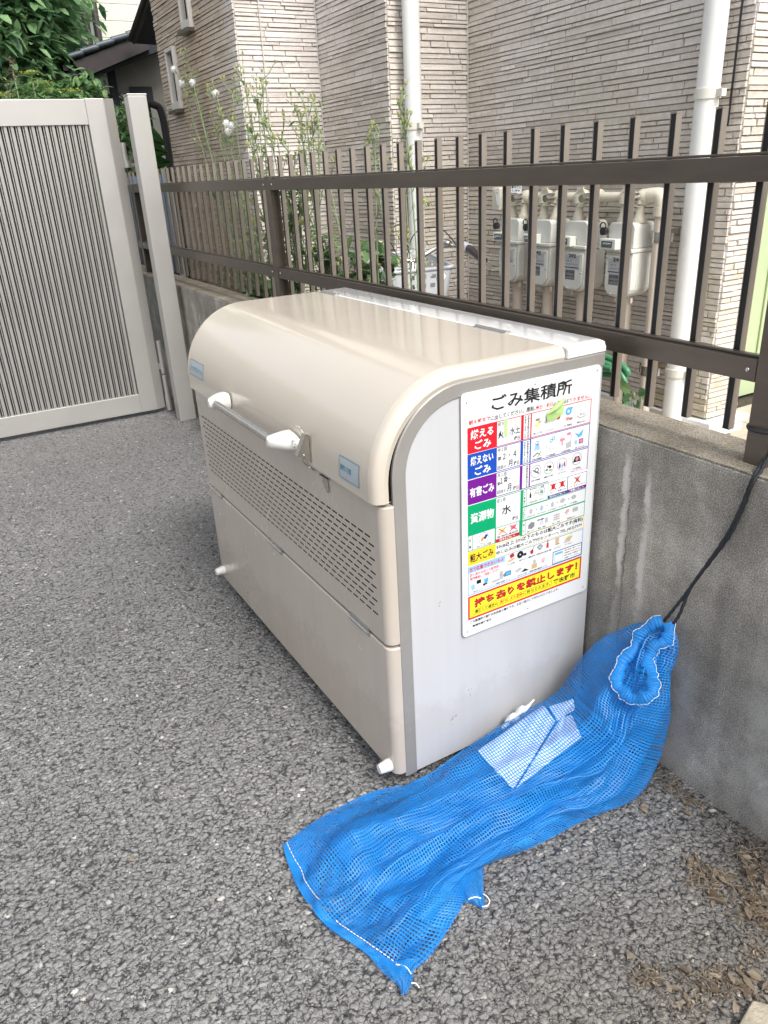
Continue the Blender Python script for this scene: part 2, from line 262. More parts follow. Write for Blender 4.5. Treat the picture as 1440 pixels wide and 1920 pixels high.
# ------------------------------------------------------------------ mesh helpers
def tag(o, label=None, cat=None, group=None, kind=None):
    for k, v in (('label', label), ('category', cat), ('group', group), ('kind', kind)):
        if v: o[k] = v
    return o
def thing(name, label, cat, loc=(0, 0, 0), rz=0, group=None):
    o = bpy.data.objects.new(name, None); COL.objects.link(o); o.location = loc; o.rotation_euler = (0, 0, rz); o.empty_display_size = .1
    return tag(o, label, cat, group)
class MB:
    def __init__(s): s.v = []; s.f = []; s.t = []; s.uv = None
    def add(s, vs, fs, tint=None):
        n = len(s.v); s.v += [tuple(map(float, p)) for p in vs]; s.f += [tuple(i+n for i in f) for f in fs]
        s.t += [random.random() if tint is None else tint]*len(fs); return s
    def box(s, a, b, **k):
        x0, y0, z0 = [min(a[i], b[i]) for i in range(3)]; x1, y1, z1 = [max(a[i], b[i]) for i in range(3)]
        return s.add([(x0, y0, z0), (x1, y0, z0), (x1, y1, z0), (x0, y1, z0), (x0, y0, z1), (x1, y0, z1), (x1, y1, z1), (x0, y1, z1)],
                     [(0, 3, 2, 1), (4, 5, 6, 7), (0, 1, 5, 4), (1, 2, 6, 5), (2, 3, 7, 6), (3, 0, 4, 7)], **k)
    def prism(s, poly, ax, a, b):
        n = len(poly); ins = lambda p, c: (c, p[0], p[1]) if ax == 0 else ((p[0], c, p[1]) if ax == 1 else (p[0], p[1], c))
        vs = [ins(p, a) for p in poly]+[ins(p, b) for p in poly]
        return s.add(vs, [tuple(range(n))[::-1], tuple(range(n, 2*n))]+[(i, (i+1) % n, n+(i+1) % n, n+i) for i in range(n)])
    def tube(s, pts, r, n=10, cap=True, rs=None):
        pts = [Vector(p) for p in pts]; m = len(pts); rs = rs or [r]*m; vs = []; prev = None
        for i, p in enumerate(pts):
            d = (pts[min(i+1, m-1)]-pts[max(i-1, 0)]).normalized()
            if prev is None: a = d.orthogonal().normalized()
            else:
                a = prev-d*prev.dot(d); a = a.normalized() if a.length > 1e-6 else d.orthogonal().normalized()
            prev = a; b2 = d.cross(a)
            for k in range(n):
                t = 2*math.pi*k/n; vs.append(p+(a*math.cos(t)+b2*math.sin(t))*rs[i])
        fs = [(i*n+k, i*n+(k+1) % n, (i+1)*n+(k+1) % n, (i+1)*n+k) for i in range(m-1) for k in range(n)]
        if cap: fs += [tuple(range(n))[::-1], tuple(range((m-1)*n, m*n))]
        return s.add(vs, fs)
    def grid(s, P, closed=False, tint=None, flip=False):
        a, b2 = len(P), len(P[0]); vs = [p for r in P for p in r]
        fs = [(i*b2+j, i*b2+(j+1) % b2, (i+1)*b2+(j+1) % b2, (i+1)*b2+j) for i in range(a-1) for j in range(b2 if closed else b2-1)]
        if flip: fs = [f[::-1] for f in fs]
        return s.add(vs, fs, tint)
    def ball(s, c, r, n=10, sc=(1, 1, 1)):
        P = []
        for i in range(n//2+1):
            ph = math.pi*i/(n//2)
            P.append([(c[0]+r*sc[0]*math.sin(ph)*math.cos(2*math.pi*j/n), c[1]+r*sc[1]*math.sin(ph)*math.sin(2*math.pi*j/n), c[2]+r*sc[2]*math.cos(ph)) for j in range(n)])
        return s.grid(P, True, flip=True)
    def leaf(s, p, d, up, L, W, tint=None, bend=.15):
        p = Vector(p); d = Vector(d).normalized(); sd = d.cross(Vector(up)); sd = sd.normalized() if sd.length > 1e-4 else d.orthogonal().normalized(); n = sd.cross(d)
        vs = [p, p+d*L*.35+sd*W*.5+n*L*.03, p+d*L*.35-n*W*.06, p+d*L*.35-sd*W*.5+n*L*.03, p+d*L*.72+sd*W*.36-n*L*bend*.5, p+d*L*.72-n*L*(bend*.5+.03), p+d*L*.72-sd*W*.36-n*L*bend*.5, p+d*L-n*L*bend]
        return s.add(vs, [(0, 1, 2), (0, 2, 3), (1, 4, 5, 2), (2, 5, 6, 3), (4, 7, 5), (5, 7, 6)], random.random() if tint is None else tint)
    def build(s, name, m, parent=None, smooth=False, bevel=0, loc=None, seg=2, tint=False, smang=None):
        me = bpy.data.meshes.new(name); me.from_pydata(s.v, [], s.f)
        mats = m if isinstance(m, (list, tuple)) else [m]
        for x in mats: me.materials.append(M[x] if isinstance(x, str) else x)
        if tint:
            at = me.attributes.new('tint', 'FLOAT', 'FACE'); at.data.foreach_set('value', s.t)
        if smooth: me.polygons.foreach_set('use_smooth', [True]*len(me.polygons))
        me.update()
        if smang: me.set_sharp_from_angle(angle=R(smang))
        o = bpy.data.objects.new(name, me); COL.objects.link(o)
        if parent: o.parent = parent
        if loc is not None: o.location = loc
        if bevel:
            bv = o.modifiers.new('bevel', 'BEVEL'); bv.width = bevel; bv.segments = seg; bv.limit_method = 'ANGLE'; bv.angle_limit = R(35)
        return o
def arc(c, r, a0, a1, n):
    rx, ry = r if isinstance(r, tuple) else (r, r)
    return [(c[0]+rx*math.cos(R(a0+(a1-a0)*i/n)), c[1]+ry*math.sin(R(a0+(a1-a0)*i/n))) for i in range(n+1)]
def smooth_path(pts, n=8):
    P = [Vector(p) for p in pts]; out = []
    for i in range(len(P)-1):
        p0 = P[max(i-1, 0)]; p1, p2 = P[i], P[i+1]; p3 = P[min(i+2, len(P)-1)]
        for k in range(n):
            t = k/n; out.append(.5*((2*p1)+(p2-p0)*t+(2*p0-5*p1+4*p2-p3)*t*t+(3*p1-p0-3*p2+p3)*t**3))
    out.append(P[-1]); return out
def structure(o): o['kind'] = 'structure'; return o

# ------------------------------------------------------------------ the setting: ground, far ground behind the wall
g = MB(); n = 1
g.add([(-60, -60, 0), (60, -60, 0), (60, .70, 0), (-60, .70, 0)], [(0, 1, 2, 3)]); structure(g.build('asphalt_ground', 'asphalt'))
g = MB(); g.add([(-60, .70, .2), (60, .70, .2), (60, 60, .2), (-60, 60, .2)], [(0, 1, 2, 3)]); structure(g.build('soil_ground', 'soil'))
# tiled path by the green door
tp = MB()
for i in range(0, 14):
    for j in range(0, 14):
        x, y = -1.2+i*.3, 1.95+j*.3
        if x > -1.25: tp.box((x+.003, y+.003-1.1, .2), (x+.297, y+.297-1.1, .212))
# (laid diagonally to the house)
tpo = structure(tp.build('tiled_path', 'tile', bevel=.002)); tpo.rotation_euler = (0, 0, R(0)); tpo.location = (0, 0, 0)
# sandy concrete pavement in the near right corner
kb = MB(); P = []
edge = [(.80, .13), (.83, .20), (.815, .26), (.86, .30), (.85, .36), (.9, .40)]
poly = edge+[(1.6, .60), (1.6, .0), (.84, .0)]
kb.prism(poly[::-1], 2, .001, .012); structure(kb.build('concrete_pavement', 'kerb', bevel=.003))

# ------------------------------------------------------------------ concrete block wall
WZ = .86; Y0, Y1 = .613, .785
wt = thing('concrete_wall', 'low stained grey concrete wall behind the storage bin, carrying the brown fence', 'wall', (0, Y0, 0))
b = MB(); b.box((-9, 0, -.05), (3.2, Y1-Y0, WZ-.004)); b.build('wall_body', 'wall', wt, bevel=.004)
b = MB(); b.box((-9, .0015, WZ-.0035), (3.2, Y1-Y0-.0015, WZ+.001)); b.build('wall_top', 'walltop', wt, bevel=.001)

# ------------------------------------------------------------------ bronze fence
ft = thing('fence', 'dark bronze aluminium picket fence standing on the low concrete wall', 'fence', (0, .68, WZ))
zr = lambda z: z-WZ
PX = [.382, -2.165, -4.71, -7.25]
for px in PX:
    b = MB(); b.box((px-.026, -.022, 0), (px+.026, .026, zr(1.462))); p = b.build('post', 'bronze', ft, bevel=.002)
    c = MB(); c.box((px-.028, -.024, zr(1.462)+.0005), (px+.028, .028, zr(1.462)+.005)); c.build('post_cap', 'bronze', p, bevel=.001)
segs = [(-7.22, -4.738), (-4.682, -2.193), (-2.137, .354), (.41, 2.9)]
for a, c in segs:
    for z0, z1 in ((1.410, 1.456), (1.032, 1.078)):
        b = MB(); b.box((a, -.020, zr(z0)), (c, .014, zr(z1))); b.box((a, -.006, zr(z1)+.0005), (c, .010, zr(z1)+.006)); r = b.build('rail', 'bronze', ft, bevel=.0015)
        for x in (a+.02, c-.02):
            sc = MB(); sc.ball((x, -.020, zr((z0+z1)/2)), .0055, 8, (1, .5, 1)); sc.build('screw', 'chrome', r, smooth=True)
bar = MB(); hb_ = 1.544-.905; bar.box((-.0085, -.012, 0), (-.0068, .005, hb_)); bar.box((.0068, -.012, 0), (.0085, .005, hb_)); bar.box((-.0067, .002, 0), (.0067, .0045, hb_)); bar.box((-.0088, -.0125, hb_+.0005), (.0088, .0055, hb_+.0035)); nb_ = len(bar.f); bar.box((-.0067, -.0105, 0), (.0067, .0015, hb_)); proto = None  # last box is a dark insert, painting the shade on the bar's street side
k = 0; x = .163+.1133
while x > -7.2:
    if min(abs(x-q) for q in PX) > .03:
        if proto is None:
            proto = bar.build('bar', ['bronzebar', 'barshade'], ft, loc=(x, .0285, zr(.905))); proto.data.polygons.foreach_set('material_index', [1 if q >= nb_ else 0 for q in range(len(bar.f))])
        else:
            o = bpy.data.objects.new('bar', proto.data); COL.objects.link(o); o.parent = ft; o.location = (x, .0285, zr(.905))
    x -= .1133
# blue corrugated sheet tied behind the far end of the fence
b = MB(); P = []
for z in (.5, 1.52):
    P.append([(-4.55-i*.02, .86+.010*math.sin(i*1.25), z) for i in range(150)])
b.grid(P); o = b.build('corrugated_sheet', 'blue', smooth=True); tag(o, 'blue corrugated sheet standing behind the far end of the brown fence', 'sheet')
sl = o.modifiers.new('thick', 'SOLIDIFY'); sl.thickness = .004

# ------------------------------------------------------------------ house with ledge-stone siding
YG1, YG2, YG3 = .9225, 1.386, 1.85
XI1, XI2, XA, XF = -3.026, -2.283, -.652, -4.476
ht = thing('house', 'house clad in light grey split stone siding with stepped walls behind the fence', 'house', (-1.5, 2.2, .2))
HO = Vector((-1.5, 2.2, .2))
def cladding(mb, p0, p1, nrm, z0, z1, holes=()):
    p0, p1 = Vector(p0), Vector(p1); L = (p1-p0).length; d = (p1-p0)/L; n = Vector(nrm)
    z = z0
    while z < z1:
        h = random.choice([.017, .020, .022, .025, .028]); u = -random.uniform(0, .2)
        while u < L:
            l = random.uniform(.07, .34); a, c = max(u, 0.0), min(u+l-.002, L); u += l
            if c-a < .004: continue
            sub = [(z, z+h)] if (random.random() > .22 or h < .03) else [(z, z+h*.5), (z+h*.5, z+h)]
            for (za, zb) in sub:
                skip = False
                for (ha, hb, hc, hd) in holes:
                    if c > ha and a < hb and zb > hc and za < hd:
                        if a < ha < c: c = ha
                        elif a < hb < c: a = hb
                        else: skip = True
                        if c-a < .004: skip = True
                if skip: continue
                pr = random.uniform(.0025, .0085); t1, t2, t3, t4 = [random.uniform(-.0022, .0022) for _ in range(4)]
                gp = .0012
                def V(uu, zz, o): q = p0+d*uu+n*o; return (q.x, q.y, zz)
                zt = zb-gp*random.uniform(.8, 1.7); zbm = za+random.uniform(0, .001)
                i = .0022
                vs = [V(a, zbm, -.008), V(c, zbm, -.008), V(c, zt, -.008), V(a, zt, -.008),
                      V(a+i, zbm+i*.4, pr+t1), V(c-i, zbm+i*.4, pr+t2), V(c-i, zt-i, pr+t3-.001), V(a+i, zt-i, pr+t4-.001)]
                mb.add(vs, [(4, 5, 6, 7), (0, 1, 5, 4), (1, 2, 6, 5), (2, 3, 7, 6), (3, 0, 4, 7)])
        z += h
HB, HT = .478, 3.7
win = [(-4.25, -4.075, 1.89, 2.235), (-3.835, -3.665, 2.272, 2.62)]
cl = MB()
holes = [(a-XF, c-XF, z0, z1) for (a, c, z0, z1) in win]
cladding(cl, (XF, YG1, 0), (XI1, YG1, 0), (0, -1, 0), HB, HT, holes)
cladding(cl, (XI1, YG1, 0), (XI1, YG2, 0), (1, 0, 0), HB, HT)
cladding(cl, (XI1, YG2, 0), (XI2, YG2, 0), (0, -1, 0), HB, HT)
cladding(cl, (XI2, YG2, 0), (XI2, YG3, 0), (1, 0, 0), HB, HT)
cladding(cl, (XI2, YG3, 0), (XA, YG3, 0), (0, -1, 0), HB, HT)
cladding(cl, (XA, YG3, 0), (XA, YG3+.19, 0), (1, 0, 0), HB, HT)
# flat backing behind the stones (dark joints), as a stepped core
core = [(XF, YG1), (XI1, YG1), (XI1, YG2), (XI2, YG2), (XI2, YG3), (XA, YG3), (XA, YG3+.42), (XA-.25, YG3+.42), (XA-.25, 6), (XF, 6)]
def inset(v, s=.004):  # pull the core a few mm inside the stones
    return v
cm = MB(); cx = [(XF+.004, YG1+.004), (XI1-.004, YG1+.004), (XI1-.004, YG2+.004), (XI2-.004, YG2+.004), (XI2-.004, YG3+.004), (XA-.004, YG3+.004), (XA-.004, YG3+.185), (XA-.71, YG3+.185), (XA-.71, 6), (XF+.004, 6)]
cm.prism(cx, 2, HB, HT)
for v in (cl, cm): v.v = [(p[0]-HO.x, p[1]-HO.y, p[2]-HO.z) for p in v.v]
M['joint'] = mat('siding_joint', (.46, .43, .395), .9)
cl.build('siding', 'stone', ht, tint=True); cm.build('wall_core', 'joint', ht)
# plinth (white flashing), foundation below
b = MB(); pf = .03
b.box((XI2, YG3-pf, .446), (XA+.05, YG3+.21, .470)); b.box((XI2, YG3-pf*.6, .40), (XA+.035, YG3+.20, .4455))
b.box((XI1-.01, YG2-pf, .446), (XI2+pf, YG3, .470)); b.box((XF, YG1-pf, .446), (XI1+pf, YG2, .470))
b.v = [(p[0]-HO.x, p[1]-HO.y, p[2]-HO.z) for p in b.v]; b.build('flashing', 'white', ht, bevel=.002)
b = MB(); b.box((XI2, YG3+.01, .1), (XA+.0, YG3+.18, .3995)); b.box((XI1, YG2+.01, .1), (XI2, YG3+.3, .4455)); b.box((XF, YG1+.01, .1), (XI1, YG2+.3, .4455))
b.v = [(p[0]-HO.x, p[1]-HO.y, p[2]-HO.z) for p in b.v]; b.build('foundation', 'plinthgrey', ht)
# vertical joint strips
for (x, y, dx, dy) in ((XI1+.005, YG2-.012, .006, .006), (XI2+.005, YG3-.012, .006, .006), (XI1+.012, YG1+.13, .004, .006), (XA+.010, YG3+.125, .005, .008)):
    b = MB(); b.box((x, y, HB), (x+dx, y+dy, HT)); b.v = [(p[0]-HO.x, p[1]-HO.y, p[2]-HO.z) for p in b.v]; b.build('sealant_joint', 'frame', ht)
for (a, c, z0, z1) in win:
    f = MB(); t = .022
    f.box((a, YG1-.03, z0), (a+t, YG1+.03, z1)); f.box((c-t, YG1-.03, z0), (c, YG1+.03, z1)); f.box((a+t, YG1-.03, z1-t), (c-t, YG1+.03, z1)); f.box((a+t, YG1-.03, z0), (c-t, YG1+.03, z0+.045))
    f.v = [(p[0]-HO.x, p[1]-HO.y, p[2]-HO.z) for p in f.v]; fo = f.build('window', 'frame', ht, bevel=.002)
    f = MB(); f.box((a+t, YG1+.004, z0+.045), (c-t, YG1+.012, z1-t)); f.v = [(p[0]-HO.x, p[1]-HO.y, p[2]-HO.z) for p in f.v]; f.build('pane', 'glass', fo)
    f = MB(); f.box((a-.006, YG1-.055, z0-.022), (c+.006, YG1-.001, z0-.001)); f.v = [(p[0]-HO.x, p[1]-HO.y, p[2]-HO.z) for p in f.v]; f.build('sill', 'bronze', fo, bevel=.002)
# pale green door beyond the corner
b = MB(); dx, dy0 = XA-.66, YG3+.45
b.box((dx-.04, dy0, .22), (dx, dy0+2.2, 2.6)); b.v = [(p[0]-HO.x, p[1]-HO.y, p[2]-HO.z) for p in b.v]; do = b.build('door', 'green', ht, bevel=.003)
b = MB()
for (ya, yb, za, zb) in ((.12, .62, .42, 1.2), (.12, .62, 1.35, 2.2), (.78, 1.28, .42, 1.2), (.78, 1.28, 1.35, 2.2), (1.4, 1.9, .42, 1.2), (1.4, 1.9, 1.35, 2.2)):
    b.box((dx+.0005, dy0+ya, za), (dx+.012, dy0+ya+.03, zb)); b.box((dx+.0005, dy0+yb-.03, za), (dx+.012, dy0+yb, zb))
    b.box((dx+.0005, dy0+ya+.03, za), (dx+.012, dy0+yb-.03, za+.03)); b.box((dx+.0005, dy0+ya+.03, zb-.03), (dx+.012, dy0+yb-.03, zb))
b.v = [(p[0]-HO.x, p[1]-HO.y, p[2]-HO.z) for p in b.v]; b.build('moulding', 'green', do, bevel=.004)
# downpipes
def hpipe(x, y, r, zs, name='downpipe'):
    b = MB(); b.tube([(x-HO.x, y-HO.y, .12-HO.z), (x-HO.x, y-HO.y, HT-.1-HO.z)], r, 24); o = b.build(name, 'pipe', ht, smooth=True, smang=50)
    for z in zs:
        c = MB(); c.tube([(x-HO.x, y-HO.y, z-.016-HO.z), (x-HO.x, y-HO.y, z+.016-HO.z)], r+.005, 24); c.box((x-HO.x-.012+r, y-HO.y-.012, z-.012-HO.z), (x-HO.x+r+.028, y-HO.y+.012, z+.012-HO.z))
        c.build('pipe_clip', 'pipeband', o, smooth=True, smang=40)
    return o
hpipe(-.752, 1.775, .041, (1.655, .665))
hpipe(XI2+.075, YG2+.085, .041, (1.655, 1.05))
# thin black cable by the big downpipe
b = MB(); b.tube([(-.70-HO.x, 1.835-HO.y, z-HO.z) for z in (1.55, 2.0, 2.5, 3.2)], .004, 6); b.build('cable', 'black', ht, smooth=True)

# ------------------------------------------------------------------ text helper (built-in font), several strings into one mesh
_cache = {}
def text_mesh(s, size, bold=0., align='LEFT'):
    key = (s, round(bold, 4))
    if key not in _cache:
        cu = bpy.data.curves.new('t', 'FONT'); cu.body = s; cu.resolution_u = 1; cu.size = 1; cu.offset = bold
        o = bpy.data.objects.new('t', cu); COL.objects.link(o); dg = bpy.context.evaluated_depsgraph_get(); dg.update()
        me = bpy.data.meshes.new_from_object(o.evaluated_get(dg)); vs = np.array([v.co[:] for v in me.vertices]) if len(me.vertices) else np.zeros((0, 3))
        fs = [tuple(p.vertices) for p in me.polygons]; bpy.data.objects.remove(o); bpy.data.curves.remove(cu); bpy.data.meshes.remove(me)
        _cache[key] = (vs, fs)
    return _cache[key]
class Flat:
    """flat print in millimetres: u to the right, v downwards, on a plane given by origin and axes"""
    def __init__(s): s.by = {}
    def mb(s, c): return s.by.setdefault(c, MB())
    def rect(s, c, u0, v0, u1, v1, lay=0): s.mb(c).add([(u0, v0, lay), (u1, v0, lay), (u1, v1, lay), (u0, v1, lay)], [(3, 2, 1, 0)])
    def poly(s, c, pts, lay=0): s.mb(c).add([(p[0], p[1], lay) for p in pts], [tuple(range(len(pts)))[::-1]])
    def circ(s, c, u, v, r, lay=0, rv=None, n=14): s.poly(c, [(u+r*math.cos(2*math.pi*i/n), v+(rv or r)*math.sin(2*math.pi*i/n)) for i in range(n)], lay)
    def ring(s, c, u, v, r, w, lay=0, n=18):
        w = w*1.5+.2
        m = s.mb(c); vs = []
        for i in range(n):
            a = 2*math.pi*i/n; vs += [(u+r*math.cos(a), v+r*math.sin(a), lay), (u+(r-w)*math.cos(a), v+(r-w)*math.sin(a), lay)]
        m.add(vs, [(2*i, 2*i+1, 2*((i+1) % n)+1, 2*((i+1) % n)) for i in range(n)])
    def line(s, c, a, b, w, lay=0):
        w = w*1.4+.2
        dx, dy = b[0]-a[0], b[1]-a[1]; l = math.hypot(dx, dy); nx, ny = -dy/l*w/2, dx/l*w/2
        s.poly(c, [(a[0]+nx, a[1]+ny), (a[0]-nx, a[1]-ny), (b[0]-nx, b[1]-ny), (b[0]+nx, b[1]+ny)], lay)
    def frame(s, c, u0, v0, u1, v1, w, lay=0):
        w = w*1.45
        s.rect(c, u0, v0, u1, v0+w, lay); s.rect(c, u0, v1-w, u1, v1, lay); s.rect(c, u0, v0+w, u0+w, v1-w, lay); s.rect(c, u1-w, v0+w, u1, v1-w, lay)
    def text(s, c, txt, u0, v0, u1, v1, bold=.0, lay=0, rot=0, slant=0):
        vs, fs = text_mesh(txt, 1, bold+(.014 if bold < .016 else .004))
        if not len(vs): return
        mn, mx = vs.min(0), vs.max(0); sc = np.where(mx-mn > 1e-6, mx-mn, 1)
        q = (vs-mn)/sc; out = []
        for a, b_, _ in q: out.append((u0+(u1-u0)*a+slant*b_, v1-(v1-v0)*b_, lay))
        s.mb(c).add(out, [f for f in fs])
    def vtext(s, c, txt, u, v0, v1, size, bold=.0, lay=0):
        n = len(txt); st = (v1-v0)/n
        for i, ch in enumerate(txt): s.text(c, ch, u-size/2, v0+i*st+(st-size)/2, u+size/2, v0+i*st+(st+size)/2, bold, lay)
    def build(s, name, parent, org, ue, ve, ne, lay=.00012):
        org, ue, ve, ne = map(Vector, (org, ue, ve, ne)); allv = MB(); mats = []; mi = []
        for c, m in s.by.items():
            k = len(mats); mats.append(c); n0 = len(allv.f)
            allv.add([tuple(org+ue*p[0]*.001+ve*p[1]*.001+ne*(p[2]*lay)) for p in m.v], m.f); mi += [k]*(len(allv.f)-n0)
        o = allv.build(name, mats, parent); o.data.polygons.foreach_set('material_index', mi); return o
PC = {}
def pc(name, col, rough=.35):
    if name not in PC: PC[name] = mat('print_'+name, col, rough); M['print_'+name] = PC[name]
    return 'print_'+name
red = pc('red', (.60, .012, .025)); blu = pc('blue', (.008, .065, .40)); pur = pc('purple', (.15, .008, .24)); grn = pc('green', (.0, .32, .13))
yel = pc('yellow', (.88, .58, .03)); ylw = pc('bright_yellow', (.92, .78, .03)); blk = pc('black', (.012, .012, .014)); wht = pc('white', (.86, .87, .87)); sky_ = pc('sky_blue', (.10, .38, .75))
lb = pc('light_blue', (.28, .50, .78)); pnk = pc('pink', (.70, .22, .30)); brn = pc('brown', (.35, .18, .07)); gry = pc('grey', (.20, .21, .22)); lgy = pc('pale_grey', (.42, .43, .45)); navy = pc('navy', (.02, .05, .22)); org_ = pc('orange', (.85, .30, .06)); dred = pc('dark_red', (.45, .02, .03))
lim = pc('lime', (.45, .72, .25)); wood = pc('tan', (.58, .40, .20)); pal = pc('pale_yellow', (.80, .66, .25))

# ------------------------------------------------------------------ refuse storage bin
BR = .008928
bt = thing('refuse_storage_bin', 'large beige and grey lidded refuse storage bin with a collection notice on its end', 'refuse bin', (0, 0, .045), BR)
LX = 1.31
def prof(d=0.):   # end panel outline, inset by d, y-z
    ry, rx = .19-d, .185-d
    return [(d, 0.0+.0)]+[(.185-rx*math.cos(R(a)), .81+ry*math.sin(R(a))) for a in np.linspace(0, 90, 20)]+[(.603-d, 1.0-d), (.603-d, 0.0)]
def loft(mb, A, B, xa, xb, op=True): # band between outline A at xa and B at xb (front and top only)
    n = len(A); vs = [(xa, *p) for p in A]+[(xb, *p) for p in B]; mb.add(vs, [(i, (i+1) % n, n+(i+1) % n, n+i) for i in range(n-2)])
for k, (xo, sg) in enumerate(((0, 1), (-LX, -1))):
    b = MB(); A, B_, C = prof(0), prof(.003), prof(.034); C[-2] = (.603, C[-2][1]); B_[-2] = (.603, B_[-2][1])
    pp = prof(.0335); pp[-2] = (.601, pp[-2][1]); pp[-1] = (.601, .0); b.prism(pp, 0, xo-sg*.02, xo-sg*.004); b.build('end_panel', 'grey', bt)
    b = MB(); loft(b, A, A, xo-sg*.008, xo-sg*.002); loft(b, A, B_, xo-sg*.002, xo); 
    Cc = prof(.032); Cc[-2] = (.603, Cc[-2][1]); loft(b, B_, Cc, xo, xo); loft(b, Cc, C, xo, xo-sg*.002); loft(b, C, C, xo-sg*.002, xo-sg*.02)
    b.build('end_trim', 'trim', bt, smooth=True, smang=40)
    b = MB(); loft(b, prof(.001), prof(.001), xo-sg*.05, xo-sg*.0082); b.build('end_gap_shade', 'dark', bt, smooth=True, smang=40)  # near-black strip: painted shade in the gap between lid and end trim
b = MB(); b.box((-LX+.045, .585, .0), (-.045, .600, .995)); b.box((-LX+.03, .02, .0), (-.03, .60, .02)); b.build('body', 'taupe', bt)
b = MB(); b.box((-LX+.03, .020, .02), (-.03, .57, .96)); b.build('inner_box', 'dark', bt)
for x in (-.06, -LX+.06):
    for y in (.06, .54):
        b = MB(); b.tube([(x, y, -.045), (x, y, -.032)], .024, 14); b.tube([(x, y, -.032), (x, y, .0)], .008, 8); b.build('foot', 'black', bt)
# doors: folded sheet with rounded ends
def door(name, z0, z1, slots=False):
    b = MB(); yf = -.030; r = .022
    xs = [(-.0, .0), (-.0, -.008)]+[(-r+r*math.cos(R(a)), yf+r-r*math.sin(R(a))) for a in np.linspace(0, 90, 7)][0:]
    near = [(0.0, .0)]+[(-r+r*math.cos(R(a)), yf+r-r*math.sin(R(a))) for a in np.linspace(0, 90, 7)]
    far = [(-LX-x, y) for x, y in near][::-1]
    zz = [z0, z0+.003, z1-.003, z1]; ins = [.004, 0, 0, .004]
    def path(i): 
        P = []
        for (x, y) in near: P.append((x-i*.7, y+i*.7))
        q = []
        for (x, y) in far: q.append((x+i*.7, y+i*.7))
        return P, q
    for kk in range(3):
        (Pa, Qa), (Pb, Qb) = path(ins[kk]), path(ins[kk+1])
        if kk != 1 or not slots:
            A_, B2 = Pa+Qa, Pb+Qb
            b.grid([[(x, y, zz[kk]) for x, y in A_], [(x, y, zz[kk+1]) for x, y in B2]])
        else:
            b.grid([[(x, y, zz[kk]) for x, y in Pa], [(x, y, zz[kk+1]) for x, y in Pb]])
            b.grid([[(x, y, zz[kk]) for x, y in Qa], [(x, y, zz[kk+1]) for x, y in Qb]])
    if slots:
        xa, xb = -r, -LX+r; za, zb = .472, .668; nr = 12; pz = (zb-za)/(nr-1); h = .0044; px = .0325; sl = .0240
        q = lambda x0, x1, a, c: b.add([(x0, yf, a), (x1, yf, a), (x1, yf, c), (x0, yf, c)], [(3, 2, 1, 0)])
        q(xa, xb, zz[1], za-h/2)
        for i in range(nr):
            zc = za+i*pz; off = (i % 2)*px/2
            x = xa; s0 = -.045-off; cur = xa
            while s0-sl > -1.262:
                q(cur, s0, zc-h/2, zc+h/2); cur = s0-sl; s0 -= px
            q(cur, xb, zc-h/2, zc+h/2)
            if i < nr-1: q(xa, xb, zc+h/2, zc+pz-h/2)
        q(xa, xb, zb+h/2, zz[2])
    b.box((-LX+.012, -.008, z0+.004), (-.012, .0, z1-.004)) if slots else None
    (Pa, Qa) = path(ins[3]); b.add([(x, y, z1) for x, y in Pa+Qa]+[(-LX, .0, z1)], [tuple(range(len(Pa+Qa)+1))])
    (Pa, Qa) = path(ins[0]); b.add([(x, y, z0) for x, y in Pa+Qa], [tuple(range(len(Pa+Qa)))[::-1]])
    o = b.build(name, 'taupe', bt, smooth=True, smang=38)
    return o
ud = door('upper_door', .402, .757, True); ld = door('lower_door', .012, .394)
b = MB(); b.box((-LX+.03, -.0195, .44), (-.03, -.0185, .70)); b.build('vent_backing', 'dark', ud)
# fix: backing sits behind slots
for x0, x1 in ((-1.24, -1.15), (-.715, -.62), (-.188, -.092)):
    b = MB(); b.box((x0, -.0325, .386), (x1, -.0302, .3955)); b.box((x0, -.0325, .4005), (x1, -.0302, .410)); b.tube([(x0, -.035, .398), (x1, -.035, .398)], .0042, 10)
    b.build('hinge', 'chrome', bt, smooth=True, smang=40)
# lid: swept shell with rounded ends
def lidprof(d):
    y0 = -.045+d; zt = 1.031-d; cy, cz = .180, .80; rx = cy-y0; rz = zt-cz
    P = [(y0+.0, .767)]+[(cy-rx*math.cos(R(a)), cz+rz*math.sin(R(a))) for a in np.linspace(0, 90, 26)]+[(.475-.0, zt)]
    return P
st = [(.0, .024), (-.003, .013), (-.009, .005), (-.018, .001), (-.030, 0)]
rows = [(x, lidprof(d)) for x, d in st]+[(-.0306, lidprof(.0012)), (-.0312, lidprof(.0))]
far = [(-LX-.006-x, p) for x, p in rows[::-1]]
rows = rows+far
b = MB(); b.grid([[(x, *p) for p in P] for x, P in rows]); 
# inner return faces at the lip, front bottom and rear
b.grid([[(x, *P[0]) for x, P in rows], [(min(max(x, -LX), -.004), P[0][0]+.02, P[0][1]+.001) for x, P in rows]], flip=True)
b.grid([[(x, *P[-1]) for x, P in rows], [(x, P[-1][0], P[-1][1]-.028) for x, P in rows]])
for xx in (.0, -LX-.006):
    e = lidprof(.024); i2 = lidprof(.036); b.grid([[(xx, *p) for p in e], [(xx-.004 if xx == 0 else xx+.004, *p) for p in i2]], flip=(xx != 0))
    b.grid([[(xx-.004 if xx == 0 else xx+.004, *p) for p in i2], [(-.04 if xx == 0 else -LX+.04, *p) for p in i2]], flip=(xx != 0))
lid = b.build('lid', 'beige', bt, smooth=True, smang=30)
